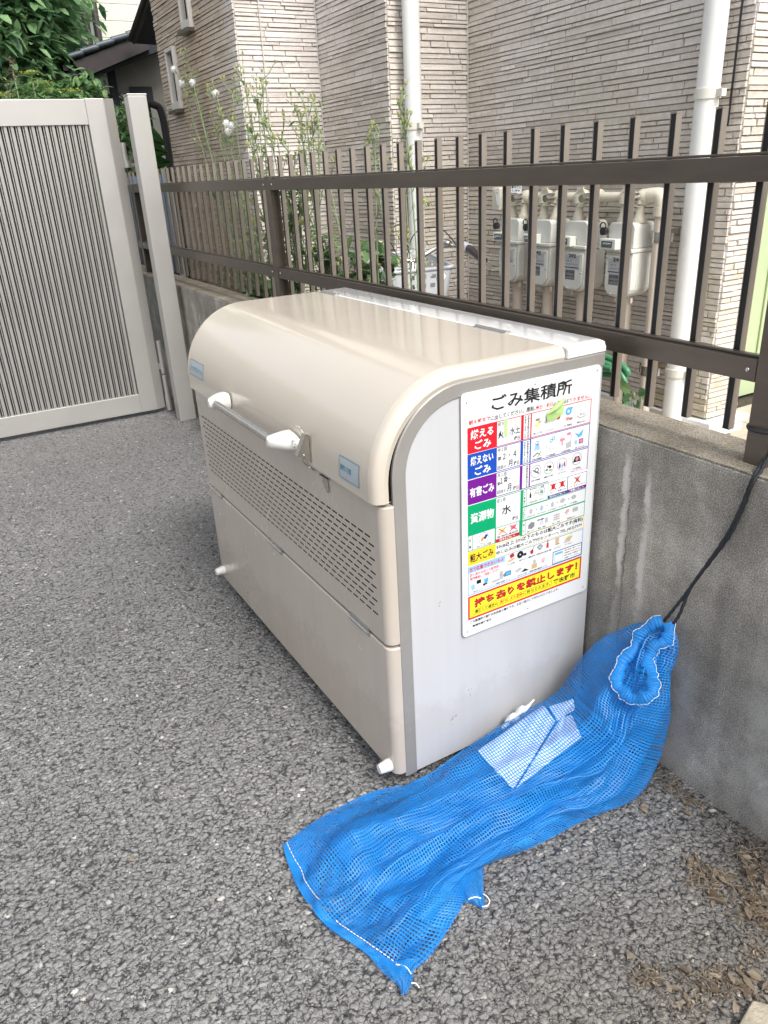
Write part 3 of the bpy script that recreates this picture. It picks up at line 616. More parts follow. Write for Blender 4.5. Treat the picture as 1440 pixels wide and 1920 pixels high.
# rear fixed cover
b = MB(); pr2 = [(.482, 1.002), (.482, 1.027), (.486, 1.031), (.592, 1.031), (.602, 1.027), (.606, 1.018), (.606, 1.0025)]
def sh(P, s): return [((y-.545)*(1-s*1.0)+.545, 1.0025+(z-1.0025)*(1-s*8)) for y, z in P]
rr = [(-.0, .035), (-.003, .012), (-.010, 0.003), (-.02, 0)]; rr = rr+[(-LX-.006-x, s) for x, s in rr[::-1]]
b.grid([[(x, *p) for p in sh(pr2, s)] for x, s in rr], closed=True); n0 = len(pr2); b.add([(0, *p) for p in sh(pr2, .035)], [tuple(range(n0))]); b.add([(-LX-.006, *p) for p in sh(pr2, .035)], [tuple(range(n0))[::-1]])
b.build('rear_cover', 'whitecover', bt, smooth=True, smang=35)
for x0, x1 in ((-.345, -.215), (-1.45, -1.32+.03)):
    x0, x1 = (max(x0, -1.29), x1) if x0 > -1.4 else (-1.27, -1.15)
    b = MB(); b.box((x0, .466, 1.0312), (x1, .4745, 1.0332)); b.box((x0, .4825, 1.0312), (x1, .491, 1.0332)); b.tube([(x0, .4785, 1.0325), (x1, .4785, 1.0325)], .0042, 10); b.build('lid_hinge', 'chrome', bt, smooth=True, smang=40)
# seam gap strip near end between lid and cover
b = MB(); b.box((-LX+.01, .470, .985), (-.006, .488, 1.022)); b.build('seam_gasket', 'trim', bt)
# handle
b = MB(); b.tube([(-.86, -.094, .812), (-.44, -.094, .812)], .0115, 20); hb = b.build('handle', 'chrome', lid, smooth=True, smang=50)
for xc, sg in ((-.875, -1), (-.425, 1)):
    b = MB(); rows_ = []
    for t in np.linspace(0, 1, 13):     # from the bar socket back to the lid, widening outwards
        y = -.112+.064*t; hh = .0150+.010*math.sin(t*math.pi/2); w0 = .012+.004*t; w1 = .012+.064*math.sin(t*math.pi/2)
        if t == 0: hh, w0, w1 = .011, .006, .008
        ring_ = []
        for a in np.linspace(0, 2*math.pi, 20, endpoint=False):
            ca, sa = math.cos(a), math.sin(a); wx = w1 if ca > 0 else w0
            ring_.append((xc+sg*wx*ca*(abs(ca)**.0), y+.012*max(0, ca)*ca*(1-t)*0, .812+hh*sa-.004*t))
        rows_.append(ring_)
    b.grid(rows_, True, flip=(sg < 0)); b.add(rows_[0], [tuple(range(20))]); b.add(rows_[-1], [tuple(range(20))[::-1]])
    b.build('handle_bracket', 'plastic', lid, smooth=True, smang=55)
# toggle latch
b = MB(); X0 = -.318
b.box((X0-.011, -.0475, .778), (X0+.011, -.0455, .846))
b.prism([(-.0478, .845), (-.056, .850), (-.080, .800), (-.0478, .780)], 0, X0-.009, X0-.0075); b.prism([(-.0478, .845), (-.056, .850), (-.080, .800), (-.0478, .780)], 0, X0+.0075, X0+.009)
b.add([(X0-.009, -.057, .851), (X0+.009, -.057, .851), (X0+.009, -.081, .800), (X0-.009, -.081, .800), (X0-.009, -.0555, .8505), (X0+.009, -.0555, .8505), (X0+.009, -.0795, .7995), (X0-.009, -.0795, .7995)], [(0, 3, 2, 1), (4, 5, 6, 7), (0, 1, 5, 4), (2, 3, 7, 6)])
b.grid([[(X0-.008, -.0565, .851), (X0+.008, -.0565, .851)], [(X0-.007, -.060, .862), (X0+.007, -.060, .862)], [(X0-.009, -.068, .872), (X0+.009, -.068, .872)], [(X0-.004, -.078, .877), (X0+.004, -.078, .877)]])
la = b.build('latch', 'chrome', lid); sol = la.modifiers.new('s', 'SOLIDIFY'); sol.thickness = .0012
b = MB(); b.tube(smooth_path([(X0-.0105, -.064, .803), (X0-.0105, -.060, .78), (X0-.0105, -.050, .764), (X0-.002, -.040, .755), (X0+.009, -.040, .755), (X0+.0105, -.050, .766), (X0+.0105, -.060, .785), (X0+.0105, -.066, .803)], 5), .0017, 8)
b.tube([(X0-.026+.009*math.cos(a), -.074, .822+.009*math.sin(a)) for a in np.linspace(0, 2*math.pi, 17)], .0012, 6); b.build('latch_loop', 'chrome', la, smooth=True)
b = MB(); b.box((X0+.028, -.0385, .748), (X0+.075, -.030, .7515)); b.prism([(X0+.036, .749), (X0+.060, .748), (X0+.064, .732), (X0+.066, .718), (X0+.062, .712), (X0+.054, .712), (X0+.046, .722), (X0+.037, .728), (X0+.036, .735)], 1, -.034, -.0325); b.build('hasp_plate', 'chrome', ud)
b = MB(); b.box((X0-.03, -.030, .7576), (X0+.04, -.018, .7606)); b.build('latch_seat', 'trim', ud)
for x, z in ((-1.262, .055), (-.028, .035)):
    b = MB(); b.tube([(x, -.030, z), (x, -.036, z), (x, -.058, z-.001), (x, -.064, z-.001)], .01, 18, rs=[.0165, .017, .0135, .0115]); b.build('door_knob', 'plastic', ld, smooth=True, smang=50)
# stickers on the lid
stick = pc('sticker_silver_blue', (.40, .46, .49)); stb = pc('sticker_blue', (.06, .22, .30)); stc = pc('sticker_line', (.13, .20, .23))
def sticker(x0, z0, x1, z1, txt, tu, rnd):
    fl = Flat(); Wm, Hm = (x1-x0)*1000, (z1-z0)*1000
    fl.rect(stick, 0, 0, Wm, Hm); fl.frame(stc, 1.5, 1.5, Wm-1.5, Hm-1.5, 1.2, 1)
    fl.text(stb, txt, tu[0]*Wm, tu[1]*Hm, tu[2]*Wm, tu[3]*Hm, .02, 1)
    return fl
yl = lambda z: .180-.225*math.sqrt(max(0, 1-max(0, (z-.8)/.231)**2))
def curved(fl, name, x0, z1, parent):
    o = fl.build(name, parent, (x0, 0, z1), (1, 0, 0), (0, 0, -1), (0, -1, 0))
    bm = bmesh.new(); bm.from_mesh(o.data)
    zs = np.arange(.78, .90, .006)
    for z in zs: bmesh.ops.bisect_plane(bm, geom=bm.verts[:]+bm.edges[:]+bm.faces[:], plane_co=(0, 0, z), plane_no=(0, 0, 1))
    for v in bm.verts: v.co.y = yl(v.co.z)-.0008+v.co.y*2
    bm.to_mesh(o.data); bm.free(); return o
curved(sticker(-1.262, .818, -1.122, .870, 'ジャンボストピット', (.07, .38, .95, .72), 0), 'maker_sticker', -1.265, .872, lid)
f2 = sticker(-.161, .787, -.066, .842, '開閉に注意', (.08, .36, .62, .62), 1); curved(f2, 'caution_sticker', -.161, .842, lid)

# ---- collection notice on the end panel
sg_ = MB(); r = 12; W_, H_ = 411, 620; pl = []
for cx, cy, a0 in ((W_-r, r, -90), (W_-r, H_-r, 0), (r, H_-r, 90), (r, r, 180)):
    pl += [(cx+r*math.cos(R(a0+i*15)), cy+r*math.sin(R(a0+i*15))) for i in range(7)]
SO = Vector((.0, .178, .974))
sg_.prism([(SO.y+p[0]*.001, SO.z-p[1]*.001) for p in pl], 0, .0005, .0035); sgo = sg_.build('notice_board', 'signwhite', bt, bevel=.0006)
sgo['label'] = 'white refuse collection notice with coloured rows of Japanese text'
F = Flat()
F.text(blk, 'ごみ集積所', 82, 20, 320, 56, .017)
F.text(red, '朝８時まで', 20, 63, 79, 74, .01); F.text(blk, 'に出してください。原則、', 80, 64, 210, 76, .008); F.text(red, '休日・祝日', 211, 65, 262, 76, .01); F.text(blk, 'の収集は', 263, 66, 312, 77, .008); F.text(red, 'ありません。', 313, 67, 379, 78, .01)
rows4 = [(red, 80, 141, '燃える', 'ごみ', '週３回', ('火・', '水土'), '曜日', '透明・半透明のポリ袋', '市指定ごみ袋 又は'),
         (blu, 142, 202, '燃えない', 'ごみ', '月２回', ('第２・４', '月'), '曜日', '透明・半透明のポリ袋', '市指定ごみ袋 又は'),
         (pur, 204, 265, '有害ごみ', None, '月１回', ('第１金・', '月'), '曜日', '透明・半透明のポリ袋', None)]
for c, v0, v1, t1, t2, fr, hand, yo, vt1, vt2 in rows4:
    F.rect(c, 16, v0, 97, v1); F.frame(c, 97, v0, 386, v1, 1.3)
    if t2: F.text(wht, t1, 25, v0+7, 89, v0+29, .02, 1); F.text(wht, t2, 36, v0+33, 82, v0+55, .02, 1)
    else: F.text(wht, t1, 22, v0+20, 92, v0+44, .02, 1)
    F.text(blk, fr, 101, v0+4, 128, v0+13, .004)
    F.rect(c, 168, v0, 176, v1)
    F.vtext(blk, vt1, 190, v0+4, v1-3, 5.6, .012)
    if vt2: F.vtext(blk, vt2, 181, v0+4, v1-3, 5.2, .012)
    F.rect(c, 196, v0, 200, v1); F.text(blk, yo, 149, v1-14, 165, v1-4, .008)
F.text(blk, '火・', 102, 104, 128, 124, .004); F.text(blk, '水土', 136, 103, 166, 121, .004)
F.text(blk, '第', 101, 166, 112, 176, .004); F.text(blk, '２・４', 116, 161, 156, 176, .006); F.text(blk, '回目の', 101, 189, 128, 198, .004); F.text(blk, '月', 133, 181, 145, 198, .006)
F.text(blk, '第', 101, 228, 110, 238, .004); F.text(blk, '１金・', 110, 218, 140, 236, .008); F.text(blk, '回目の', 101, 250, 128, 259, .004); F.text(blk, '月', 131, 240, 143, 260, .006)
# green row
F.rect(grn, 16, 267, 97, 343); F.text(wht, '資源物', 24, 289, 92, 315, .018, 1); F.frame(grn, 97, 267, 174, 386, 1.3); F.text(blk, '週１回', 101, 272, 126, 281, .004); F.text(blk, '水', 116, 293, 144, 317, .01); F.text(blk, '曜日', 149, 330, 165, 340, .008)
F.frame(grn, 16, 343, 97, 385, 1.3); F.rect(grn, 29, 343, 30.5, 385); F.vtext(blk, '古着', 22.5, 348, 382, 7, .01)
F.ring(gry, 62, 361, 15, .7); F.poly(org_, [(53, 364), (60, 356), (66, 361), (58, 370)], 1); F.poly(navy, [(62, 361), (69, 352), (75, 357), (67, 366)], 1); F.text(blk, '汚れていない古着', 42, 377, 84, 382, .006)
F.frame(grn, 97, 345, 172, 386, 1.2, 1); F.rect(dred, 97.5, 376, 171.5, 385, 2); F.text(wht, '「燃えるごみ」へ', 110, 377, 158, 384, .006, 3)
for u in (118, 152):
    F.circ(pnk if u > 130 else pal, u, 357, 9, 2, 6); F.line(red, (u-11, 350), (u+11, 366), 1.3, 3); F.line(red, (u+11, 350), (u-11, 366), 1.3, 3)
F.text(blk, '枕 布団 座布団', 103, 369, 166, 374.5, .004, 1)
F.rect(grn, 174, 267, 179, 390)
for (v0, v1, lab) in ((267, 313, 'ビン・缶類'), (313, 350, 'ペットボトル'), (350, 390, '紙類')):
    F.frame(grn, 179, v0, 386, v1, 1.2); F.rect(grn, 190, v0, 191.2, v1); F.vtext(blk, lab, 184.8, v0+3, v1-3, min(6, (v1-v0-6)/len(lab)), .01)
F.rect(wht, 258, 262.5, 386, 313, 1); F.frame(grn, 258, 267, 322, 312, 1., 2); F.frame(pur, 322, 267, 386, 312, 1., 2); F.rect(navy, 259, 303, 321, 312, 3); F.rect(pur, 323, 303, 385, 312, 3)
F.text(wht, '「燃えないごみ」へ', 264, 304.5, 316, 310.5, .008, 4); F.text(wht, '「有害ごみ」へ', 330, 304.5, 378, 310.5, .008, 4)
for u in (275, 304, 354):
    F.circ(lgy if u > 320 else dred, u, 282, 6, 3, 8); F.line(red, (u-10, 274), (u+10, 292), 2, 4); F.line(red, (u+10, 274), (u-10, 292), 2, 4)
F.text(blk, '割れたビン 資源外の缶', 263, 295, 317, 300, .004, 3); F.text(blk, 'スプレー缶 カセットボンベ', 326, 295, 382, 300, .004, 3)
# pictures in the coloured rows
rr_ = random.Random(3)
def bottle(c, u, v, s=1, l=1):
    F.poly(c, [(u-3*s, v+8*s), (u-3*s, v-2*s), (u-1.2*s, v-5*s), (u-1.2*s, v-9*s), (u+1.2*s, v-9*s), (u+1.2*s, v-5*s), (u+3*s, v-2*s), (u+3*s, v+8*s)][::-1], l)
def cup(c, u, v, s=1, l=1): F.poly(c, [(u-4*s, v-6*s), (u+4*s, v-6*s), (u+3*s, v+6*s), (u-3*s, v+6*s)], l); F.poly(wht, [(u-3.2*s, v-5*s), (u+3.2*s, v-5*s), (u+2.4*s, v+5*s), (u-2.4*s, v+5*s)], l+1)
def blob(c, u, v, a, b_, l=1, k=9): F.poly(c, [(u+a*rr_.uniform(.7, 1.1)*math.cos(2*math.pi*i/k), v+b_*rr_.uniform(.7, 1.1)*math.sin(2*math.pi*i/k)) for i in range(k)], l)
blob(gry, 218, 100, 8, 4); blob(pal, 216, 113, 9, 6); blob(wood, 224, 107, 6, 4, 2); F.poly(lgy, [(236, 110), (248, 98), (256, 103), (243, 117)], 1); blob(red, 279, 104, 9, 9); blob(wht, 280, 101, 4, 4, 2)
F.ring(sky_, 313, 98, 10, 4, 1); F.poly(sky_, [(318, 88), (328, 90), (323, 95)], 2); cup(gry, 352, 96, 1.0); blob(pnk, 311, 116, 7, 5); blob(brn, 321, 118, 7, 4, 2); F.circ(gry, 357, 116, 15, 1, 6); F.circ(wht, 357, 115, 13.6, 2, 5); F.circ(gry, 353, 113, 4, 3, 2); F.circ(gry, 363, 114, 3, 3, 2)
for u, t in ((219, '生ごみ'), (255, 'ビニール プラスチック'), (312, 'ゴム 革製品'), (356, '資源物とならない 紙くず')): F.text(blk, t, u-14, 130, u+14, 135, .004, 1)
F.poly(lb, [(213, 160), (225, 160), (228, 175), (210, 175)], 1); F.ring(gry, 219, 158, 6, 1, 1); F.circ(navy, 219, 160, 2, 2); F.line(blk, (206, 190), (222, 182), 1.6, 1); F.line(grn, (220, 193), (232, 180), 1.4, 1); F.line(gry, (222, 183), (231, 192), 1.2, 1)
cup(lb, 247, 165, .9); F.line(gry, (247, 170), (247, 182), .8, 1); F.ring(sky_, 262, 161, 5, 1.5, 1); F.ring(sky_, 269, 156, 5, 1.5, 1); F.circ(gry, 266, 178, 11, 1, 5); F.circ(wht, 266, 177.5, 10, 2, 4); F.poly(pnk, [(290, 162), (304, 162), (306, 168), (299, 170), (300, 181), (296, 181), (295, 170), (289, 168)], 1)
blob(pnk, 318, 155, 9, 5); F.poly(lgy, [(308, 178), (326, 174), (328, 190), (311, 192)], 1); F.line(gry, (324, 176), (327, 160), .7, 2); F.poly(sky_, [(336, 156), (350, 163), (366, 152), (361, 168), (350, 172)], 1); blob(lb, 342, 182, 5, 7); F.rect(pur, 352, 176, 366, 188, 1); F.rect(pnk, 354, 178, 364, 186, 2)
for u, t in ((219, '刃物 金属類'), (262, 'ガラス 陶磁器 電球'), (310, '50cm未満の電化製品'), (356, '傘 ラジカセ')): F.text(blk, t, u-15, 195, u+15, 199.5, .004, 1)
for u in (218, 258, 300, 348): F.ring(gry, u, 229 if u < 340 else 226, 16, .8, 1)
F.line(gry, (208, 224), (228, 236), 2.5, 2); F.ring(gry, 220, 226, 7, 2, 2); blob(grn, 252, 233, 5, 3, 2); blob(blk, 262, 227, 5, 4, 2); blob(brn, 264, 236, 5, 2.5, 2); blob(dred, 255, 225, 3, 3, 2); bottle(pur, 293, 231, .9, 2); bottle(sky_, 301, 233, .7, 2); bottle(red, 308, 230, .8, 2); F.poly(blk, [(336, 234), (342, 220), (356, 220), (361, 234)], 2); F.circ(pnk, 349, 227, 5, 3)
for u, t in ((218, '蛍光灯 水銀体温計'), (258, '乾電池 ボタン電池'), (302, 'スプレー缶 ライター'), (348, 'アスベスト含有家庭用品')): F.text(blk, t, u-14, 249, u+14, 253.5, .004, 1)
F.text(red, '中身を使い切ってから', 330, 255, 368, 259, .004, 1)
bottle(blk, 203, 287, .9); F.ring(gry, 238, 285, 11, .7, 1); bottle(grn, 236, 285, .7, 2); bottle(gry, 241, 286, .6, 2); F.line(gry, (213, 290), (222, 278), 1, 1); F.text(blk, '中身を洗って軽く', 200, 304, 246, 309, .004, 1)
F.text(blk, '飲食用ビン・缶類', 200, 270, 246, 274.5, .004, 1); F.text(blk, '→', 219, 284, 226, 288, .01, 1)
for i, u in enumerate((206, 240, 275, 308, 345)):
    if i in (0, 1, 2): bottle(lgy if i != 1 else lb, u, 330, .9); F.ring(gry, u, 330, 5, .6, 2)
    else: blob(lgy, u, 328, 11, 5); F.ring(gry, u, 328, 6, .6, 2)
    if i: F.text(blk, '→' if i in (1, 4) else '＋', u-20, 327, u-14, 331, .008, 1)
    F.text(blk, ['これがPETボトルです', 'キャップをはずす', 'ラベルをはがす', 'つぶす', 'スーパー等の回収へ'][i], u-14, 341, u+14, 345.5, .004, 1)
F.poly(gry, [(199, 366), (208, 360), (219, 363), (219, 374), (210, 379), (199, 376)], 1); blob(brn, 232, 361, 7, 2.5); blob(navy, 244, 361, 6, 2.5); F.ring(gry, 241, 370, 5, .8, 1); F.poly(lgy, [(252, 362), (262, 360), (263, 374), (253, 376)], 1)
for k2 in range(3): F.rect(lgy, 280, 360+k2*6, 301, 364.5+k2*6, 1)
F.rect(pnk, 290, 358, 291.2, 379, 2); F.line(red, (318, 366), (330, 358), 2, 1); F.line(red, (322, 371), (333, 361), 1, 1); F.rect(lgy, 344, 358, 362, 370, 1); F.rect(gry, 344, 363.5, 362, 364.3, 2)
for u, t in ((208, '新聞・チラシ'), (243, '雑誌・雑紙'), (290, '段ボール・茶色紙'), (340, '飲料用紙パック')): F.text(blk, t, u-13, 381.5, u+13, 386, .004, 1)
# yellow row
F.rect(yel, 16, 386, 97, 424); F.text(blk, '粗大ごみ', 22, 394, 92, 417, .016, 1); F.frame(yel, 97, 389, 386, 425, 1.3)
F.text(blk, '50㎝以上 2ｍ以下のものは粗大ごみです(有料)', 101, 392, 382, 406, .014); F.text(blk, '申し込みは粗大ごみ受付センターへ TEL.(453)7979', 101, 409, 380, 421, .008)
# blue section
F.frame(sky_, 16, 427, 386, 505, 1.4); F.rect(lb, 17, 428, 128, 444, 1); F.text(red, '市で収集できないもの', 20, 430, 124, 442, .012, 2)
F.text(red, '購入店やお近くの販売店、', 22, 447, 112, 455, .006); F.text(red, '専門業者にご相談ください', 22, 457, 112, 465, .006)
F.poly(dred, [(142, 432), (154, 428), (158, 438), (146, 442)], 1); F.poly(wood, [(136, 446), (156, 442), (160, 447), (140, 451)], 1); F.ring(blk, 176, 440, 10, 5, 1); F.rect(blk, 186, 440, 196, 447, 1); blob(dred, 214, 443, 6, 7); F.line(blk, (214, 440), (221, 428), 1, 2); blob(gry, 240, 438, 10, 9); blob(lgy, 240, 438, 6, 5, 2)
bottle(red, 265, 438, 1.2); F.rect(blk, 263.5, 425.5, 267, 429, 2); blob(wood, 297, 436, 8, 11); F.rect(brn, 291, 445, 305, 448, 2); F.poly(wood, [(322, 446), (332, 437), (350, 437), (342, 447)], 1); F.line(lim, (324, 440), (348, 430), 2, 1); F.rect(lgy, 320, 447, 342, 451, 1)
for u, t in ((147, 'タイル 瓦片類'), (185, '自動車タイヤ バッテリー'), (214, '農機'), (240, '大型家電 金庫'), (266, '消火器'), (298, 'マッサージチェア'), (336, 'ピアノ オルガン')): F.text(blk, t, u-12, 454.5, u+12, 459, .004, 1)
F.poly(lb, [(24, 480), (34, 476), (38, 490), (28, 494)], 1); F.rect(blk, 42, 470, 55, 480, 1); F.poly(blk, [(60, 486), (72, 483), (75, 488), (63, 492)], 1); F.poly(sky_, [(64, 474), (76, 471), (77, 483), (66, 486)], 2); F.rect(lgy, 88, 486, 112, 492, 1); F.rect(lgy, 112, 468, 122, 490, 1); F.rect(gry, 112, 478, 122, 479, 2); F.rect(blk, 130, 474, 148, 487, 1); F.rect(sky_, 131.5, 475.5, 146.5, 485.5, 2); F.circ(gry, 128, 482, 5, 1)
F.poly(lgy, [(160, 482), (176, 476), (184, 481), (168, 488)], 1); F.poly(blk, [(180, 492), (192, 484), (206, 492)], 1); F.rect(wood, 214, 480, 232, 493, 1); F.circ(lgy, 223, 474, 5, 2, 6); F.ring(pnk, 252, 478, 6, 1, 1); F.line(pnk, (252, 476), (252, 486), 2, 2)
for u, t in ((48, '家庭用パソコン'), (112, 'エアコン 冷蔵庫 洗濯機 テレビ'), (184, '土砂 ブロック類'), (224, '建設廃材'), (252, '医療ごみ')): F.text(blk, t, u-(34 if u == 112 else 16), 496.5, u+(34 if u == 112 else 14), 501, .004, 1)
F.rect(wht, 284, 466, 384, 503, 2); F.frame(navy, 284, 466, 384, 503, 1.6, 3); F.rect(lb, 290, 471, 318, 499, 3); F.rect(wht, 292, 478, 316, 497, 4); F.rect(sky_, 292, 473, 316, 476.5, 4)
for i, t in enumerate(('家庭用品と粗大ごみの', '収集所にはだせません', '家庭用品の集配まで', '注意してください。')): F.text(blk, t, 324, 471+i*7.4, 380, 476+i*7.4, .008, 3)
# yellow and red warning
F.rect(red, 16, 508, 386, 574); F.rect(ylw, 21, 513, 381, 569, 1)
F.text(blk, '持ち去りを禁止します！', 35.5, 521, 372.5, 545, .022, 2); F.text(red, '持ち去りを禁止します！', 34, 519, 371, 543, .022, 3)
F.frame(blk, 30, 549, 284, 563, .7, 2); F.text(blk, '違反した場合は、', 36, 551, 112, 561, .008, 2); F.text(red, '条例により罰金', 114, 551, 188, 561, .012, 2); F.text(blk, 'に科せられます。', 190, 551, 280, 561, .008, 2); F.text(blk, '習志野市', 290, 549, 366, 564, .01, 2)
F.text(blk, 'ごみ集積所の管理は利用者の責任です。お互い協力してきれいに使いましょう。', 22, 578, 310, 586, .012); F.text(blk, '集積所管理者名：', 29, 592, 92, 599, .012)
for (u, v) in ((14, 22), (206, 14), (398, 14), (14, 606), (206, 606), (398, 606)): F.circ(gry, u, v, 2.2, 1)
# remains of green tape
F.poly(lim, [(118, 80), (126, 79), (129, 121), (120, 122)], 6)
lt = F.build('lettering', sgo, (SO.x+.0037, SO.y, SO.z), (0, 1, 0), (0, 0, -1), (1, 0, 0))
b = MB(); pts = [(245, 111), (240, 92), (252, 84), (272, 70), (290, 62), (296, 84), (292, 98), (270, 110)]
q3 = [(.0055+.003*math.sin(i*1.3), SO.y+u*.001, SO.z-v*.001) for i, (u, v) in enumerate(pts)]
q3.append((.0085, SO.y+.268, SO.z-.090)); b.add(q3, [(i, (i+1) % 8, 8) for i in range(8)])
b.tube([(.008, SO.y+.243, SO.z-.090), (.0125, SO.y+.262, SO.z-.080), (.012, SO.y+.280, SO.z-.070), (.008, SO.y+.294, SO.z-.062)], .005, 8, rs=[.002, .005, .0055, .002])
b.build('tape_remnant', 'tape', sgo)
# dirty marks on the end panel
b = MB(); rs_ = random.Random(5)
for (y, z) in ((.155, .115), (.150, .125), (.147, .105), (.2, .165), (.203, .175), (.12, .47)):
    for _ in range(3):
        yy, zz = y+rs_.uniform(-.006, .006), z+rs_.uniform(-.01, .01); s = rs_.uniform(.0015, .004)
        b.add([(-.0038, yy+s*math.cos(a)*.6, zz+s*math.sin(a)) for a in np.linspace(0, 2*math.pi, 7)[:-1]], [tuple(range(6))])
M['smudge'] = mat('smudge', (.30, .29, .27), .8); b.build('smudge', 'smudge', bt)

# ------------------------------------------------------------------ gate and its post
GX = -3.975
gt = thing('gate', 'tall champagne aluminium gate leaf with fine vertical slats', 'gate', (GX, .30, .03))
gy = lambda y: y-.30; gz = lambda z: z-.03
b = MB(); b.box((-.03, gy(.293), 0), (.022, gy(.40), gz(1.938))); b.prism([(.022, gy(.40)), (-.002, gy(.462)), (-.03, gy(.462)), (-.03, gy(.40))], 2, 0, gz(1.938)); b.build('stile', 'gate', gt, bevel=.002)
b = MB(); b.box((-.025, gy(-2.6), gz(1.80)), (.020, gy(.2925), gz(1.935))); b.build('top_rail', 'gate', gt, bevel=.002)
b = MB(); b.box((-.025, gy(-2.6), 0), (.020, gy(.2925), gz(.155))); b.build('bottom_rail', 'gate', gt, bevel=.002)
b = MB(); y = .2925; pit = .0372
while y > -2.6:
    # pleated slat: a face, a narrow step, a dark slit
    a0, z0, z1 = gy(y), gz(.1555), gz(1.7995)
    b.add([(.0, a0-.006, z0), (.010, a0-.008, z0), (.012, a0-.024, z0), (.0, a0-.026, z0), (.0, a0-.006, z1), (.010, a0-.008, z1), (.012, a0-.024, z1), (.0, a0-.026, z1)], [(0, 4, 5, 1), (1, 5, 6, 2), (2, 6, 7, 3)])
    b.box((-.004, a0-.0345, z0), (.006, a0-.0305, z1))
    y -= pit
b.build('slat_panel', 'gateslat', gt)
b = MB(); b.box((-.012, gy(-2.6), gz(.156)), (-.010, gy(.29), gz(1.799))); b.build('slat_backing', 'dark', gt)
b = MB(); b.tube([(.004, gy(.474), gz(1.59)), (.004, gy(.474), gz(1.70))], .015, 14); b.tube([(.004, gy(.480), gz(1.56)), (.004, gy(.480), gz(1.598))], .022, 14); b.box((-.006, gy(.462), gz(1.565)), (.01, gy(.53), gz(1.585))); b.build('hinge', 'gateslat', gt, smooth=True, smang=40)
b = MB(); yb = .462+.022
b.tube([(.02, gy(yb), gz(.27)), (.02, gy(yb), gz(.495))], .0155, 16); b.tube([(.02, gy(yb), gz(.10)), (.02, gy(yb), gz(.262))], .0155, 16); b.tube([(.02, gy(yb), -.02), (.02, gy(yb), gz(.115))], .019, 16); b.box((.0, gy(.462), gz(.3)), (.01, gy(yb), gz(.34))); b.build('drop_bolt', 'gate', gt, smooth=True, smang=40)
pt = thing('gate_post', 'square champagne aluminium gate post standing beside the tall gate', 'gate post', (-3.70, .53, 0))
b = MB(); b.box((-.05, -.058, 0), (.045, .050, 1.925)); b.build('shaft', 'gate', pt, bevel=.003)
b = MB(); b.box((-.052, -.060, 1.9255), (.047, .052, 1.935)); b.build('cap', 'gate', pt, bevel=.002)

# ------------------------------------------------------------------ blue net bag
rows_px = [  # five points across, each (px, py, axis, value): where the cloth was seen and the height / plane it lies on
 [(530,1585,2,.006),(553,1655,2,.014),(604,1728,2,.018),(675,1780,2,.014),(745,1832,2,.008)],
 [(552,1566,2,.010),(590,1625,2,.035),(648,1700,2,.028),(716,1750,2,.035),(800,1800,2,.006)],
 [(606,1530,2,.012),(652,1578,2,.055),(708,1648,2,.035),(776,1690,2,.055),(862,1708,2,.008)],
 [(690,1487,2,.015),(735,1530,2,.070),(790,1588,2,.045),(845,1625,2,.065),(897,1632,2,.010)],
 [(778,1447,2,.035),(830,1495,2,.095),(890,1540,2,.070),(940,1570,2,.085),(1000,1588,2,.010)],
 [(872,1395,2,.065),(925,1448,2,.125),(988,1490,2,.110),(1040,1520,2,.095),(1098,1538,2,.010)],
 [(962,1345,0,.030),(1015,1395,2,.165),(1078,1440,2,.150),(1135,1480,2,.105),(1190,1494,2,.010)],
 [(1045,1296,0,.035),(1095,1345,1,.37),(1145,1388,1,.36),(1190,1412,1,.42),(1238,1422,1,.575)],
 [(1088,1235,1,.55),(1125,1285,1,.43),(1165,1322,1,.42),(1210,1340,1,.46),(1254,1335,1,.590)],
 [(1128,1198,1,.58),(1160,1232,1,.50),(1190,1252,1,.475),(1222,1262,1,.50),(1258,1262,1,.598)],
 [(1172,1176,1,.59),(1195,1190,1,.545),(1215,1205,1,.535),(1240,1205,1,.545),(1268,1210,1,.598)],
 [(1222,1163,1,.596),(1230,1168,1,.575),(1240,1172,1,.57),(1250,1172,1,.575),(1262,1173,1,.598)]]
CT = np.array([[on(*p) for p in r] for r in rows_px])
CT[:, :, 0] = np.where(CT[:, :, 1] > -.02, np.maximum(CT[:, :, 0], .014), CT[:, :, 0]); CT[:, :, 1] = np.minimum(CT[:, :, 1], .606)
def cr(P, t):  # catmull-rom through points P at t in [0,1]
    n = len(P)-1; x = min(max(t*n, 0), n-1e-9); i = int(x); f = x-i
    p0, p1, p2, p3 = P[max(i-1, 0)], P[i], P[i+1], P[min(i+2, n)]
    return .5*((2*p1)+(p2-p0)*f+(2*p0-5*p1+4*p2-p3)*f*f+(3*p1-p0-3*p2+p3)*f**3)
from mathutils import noise
NS, NT = 200, 150
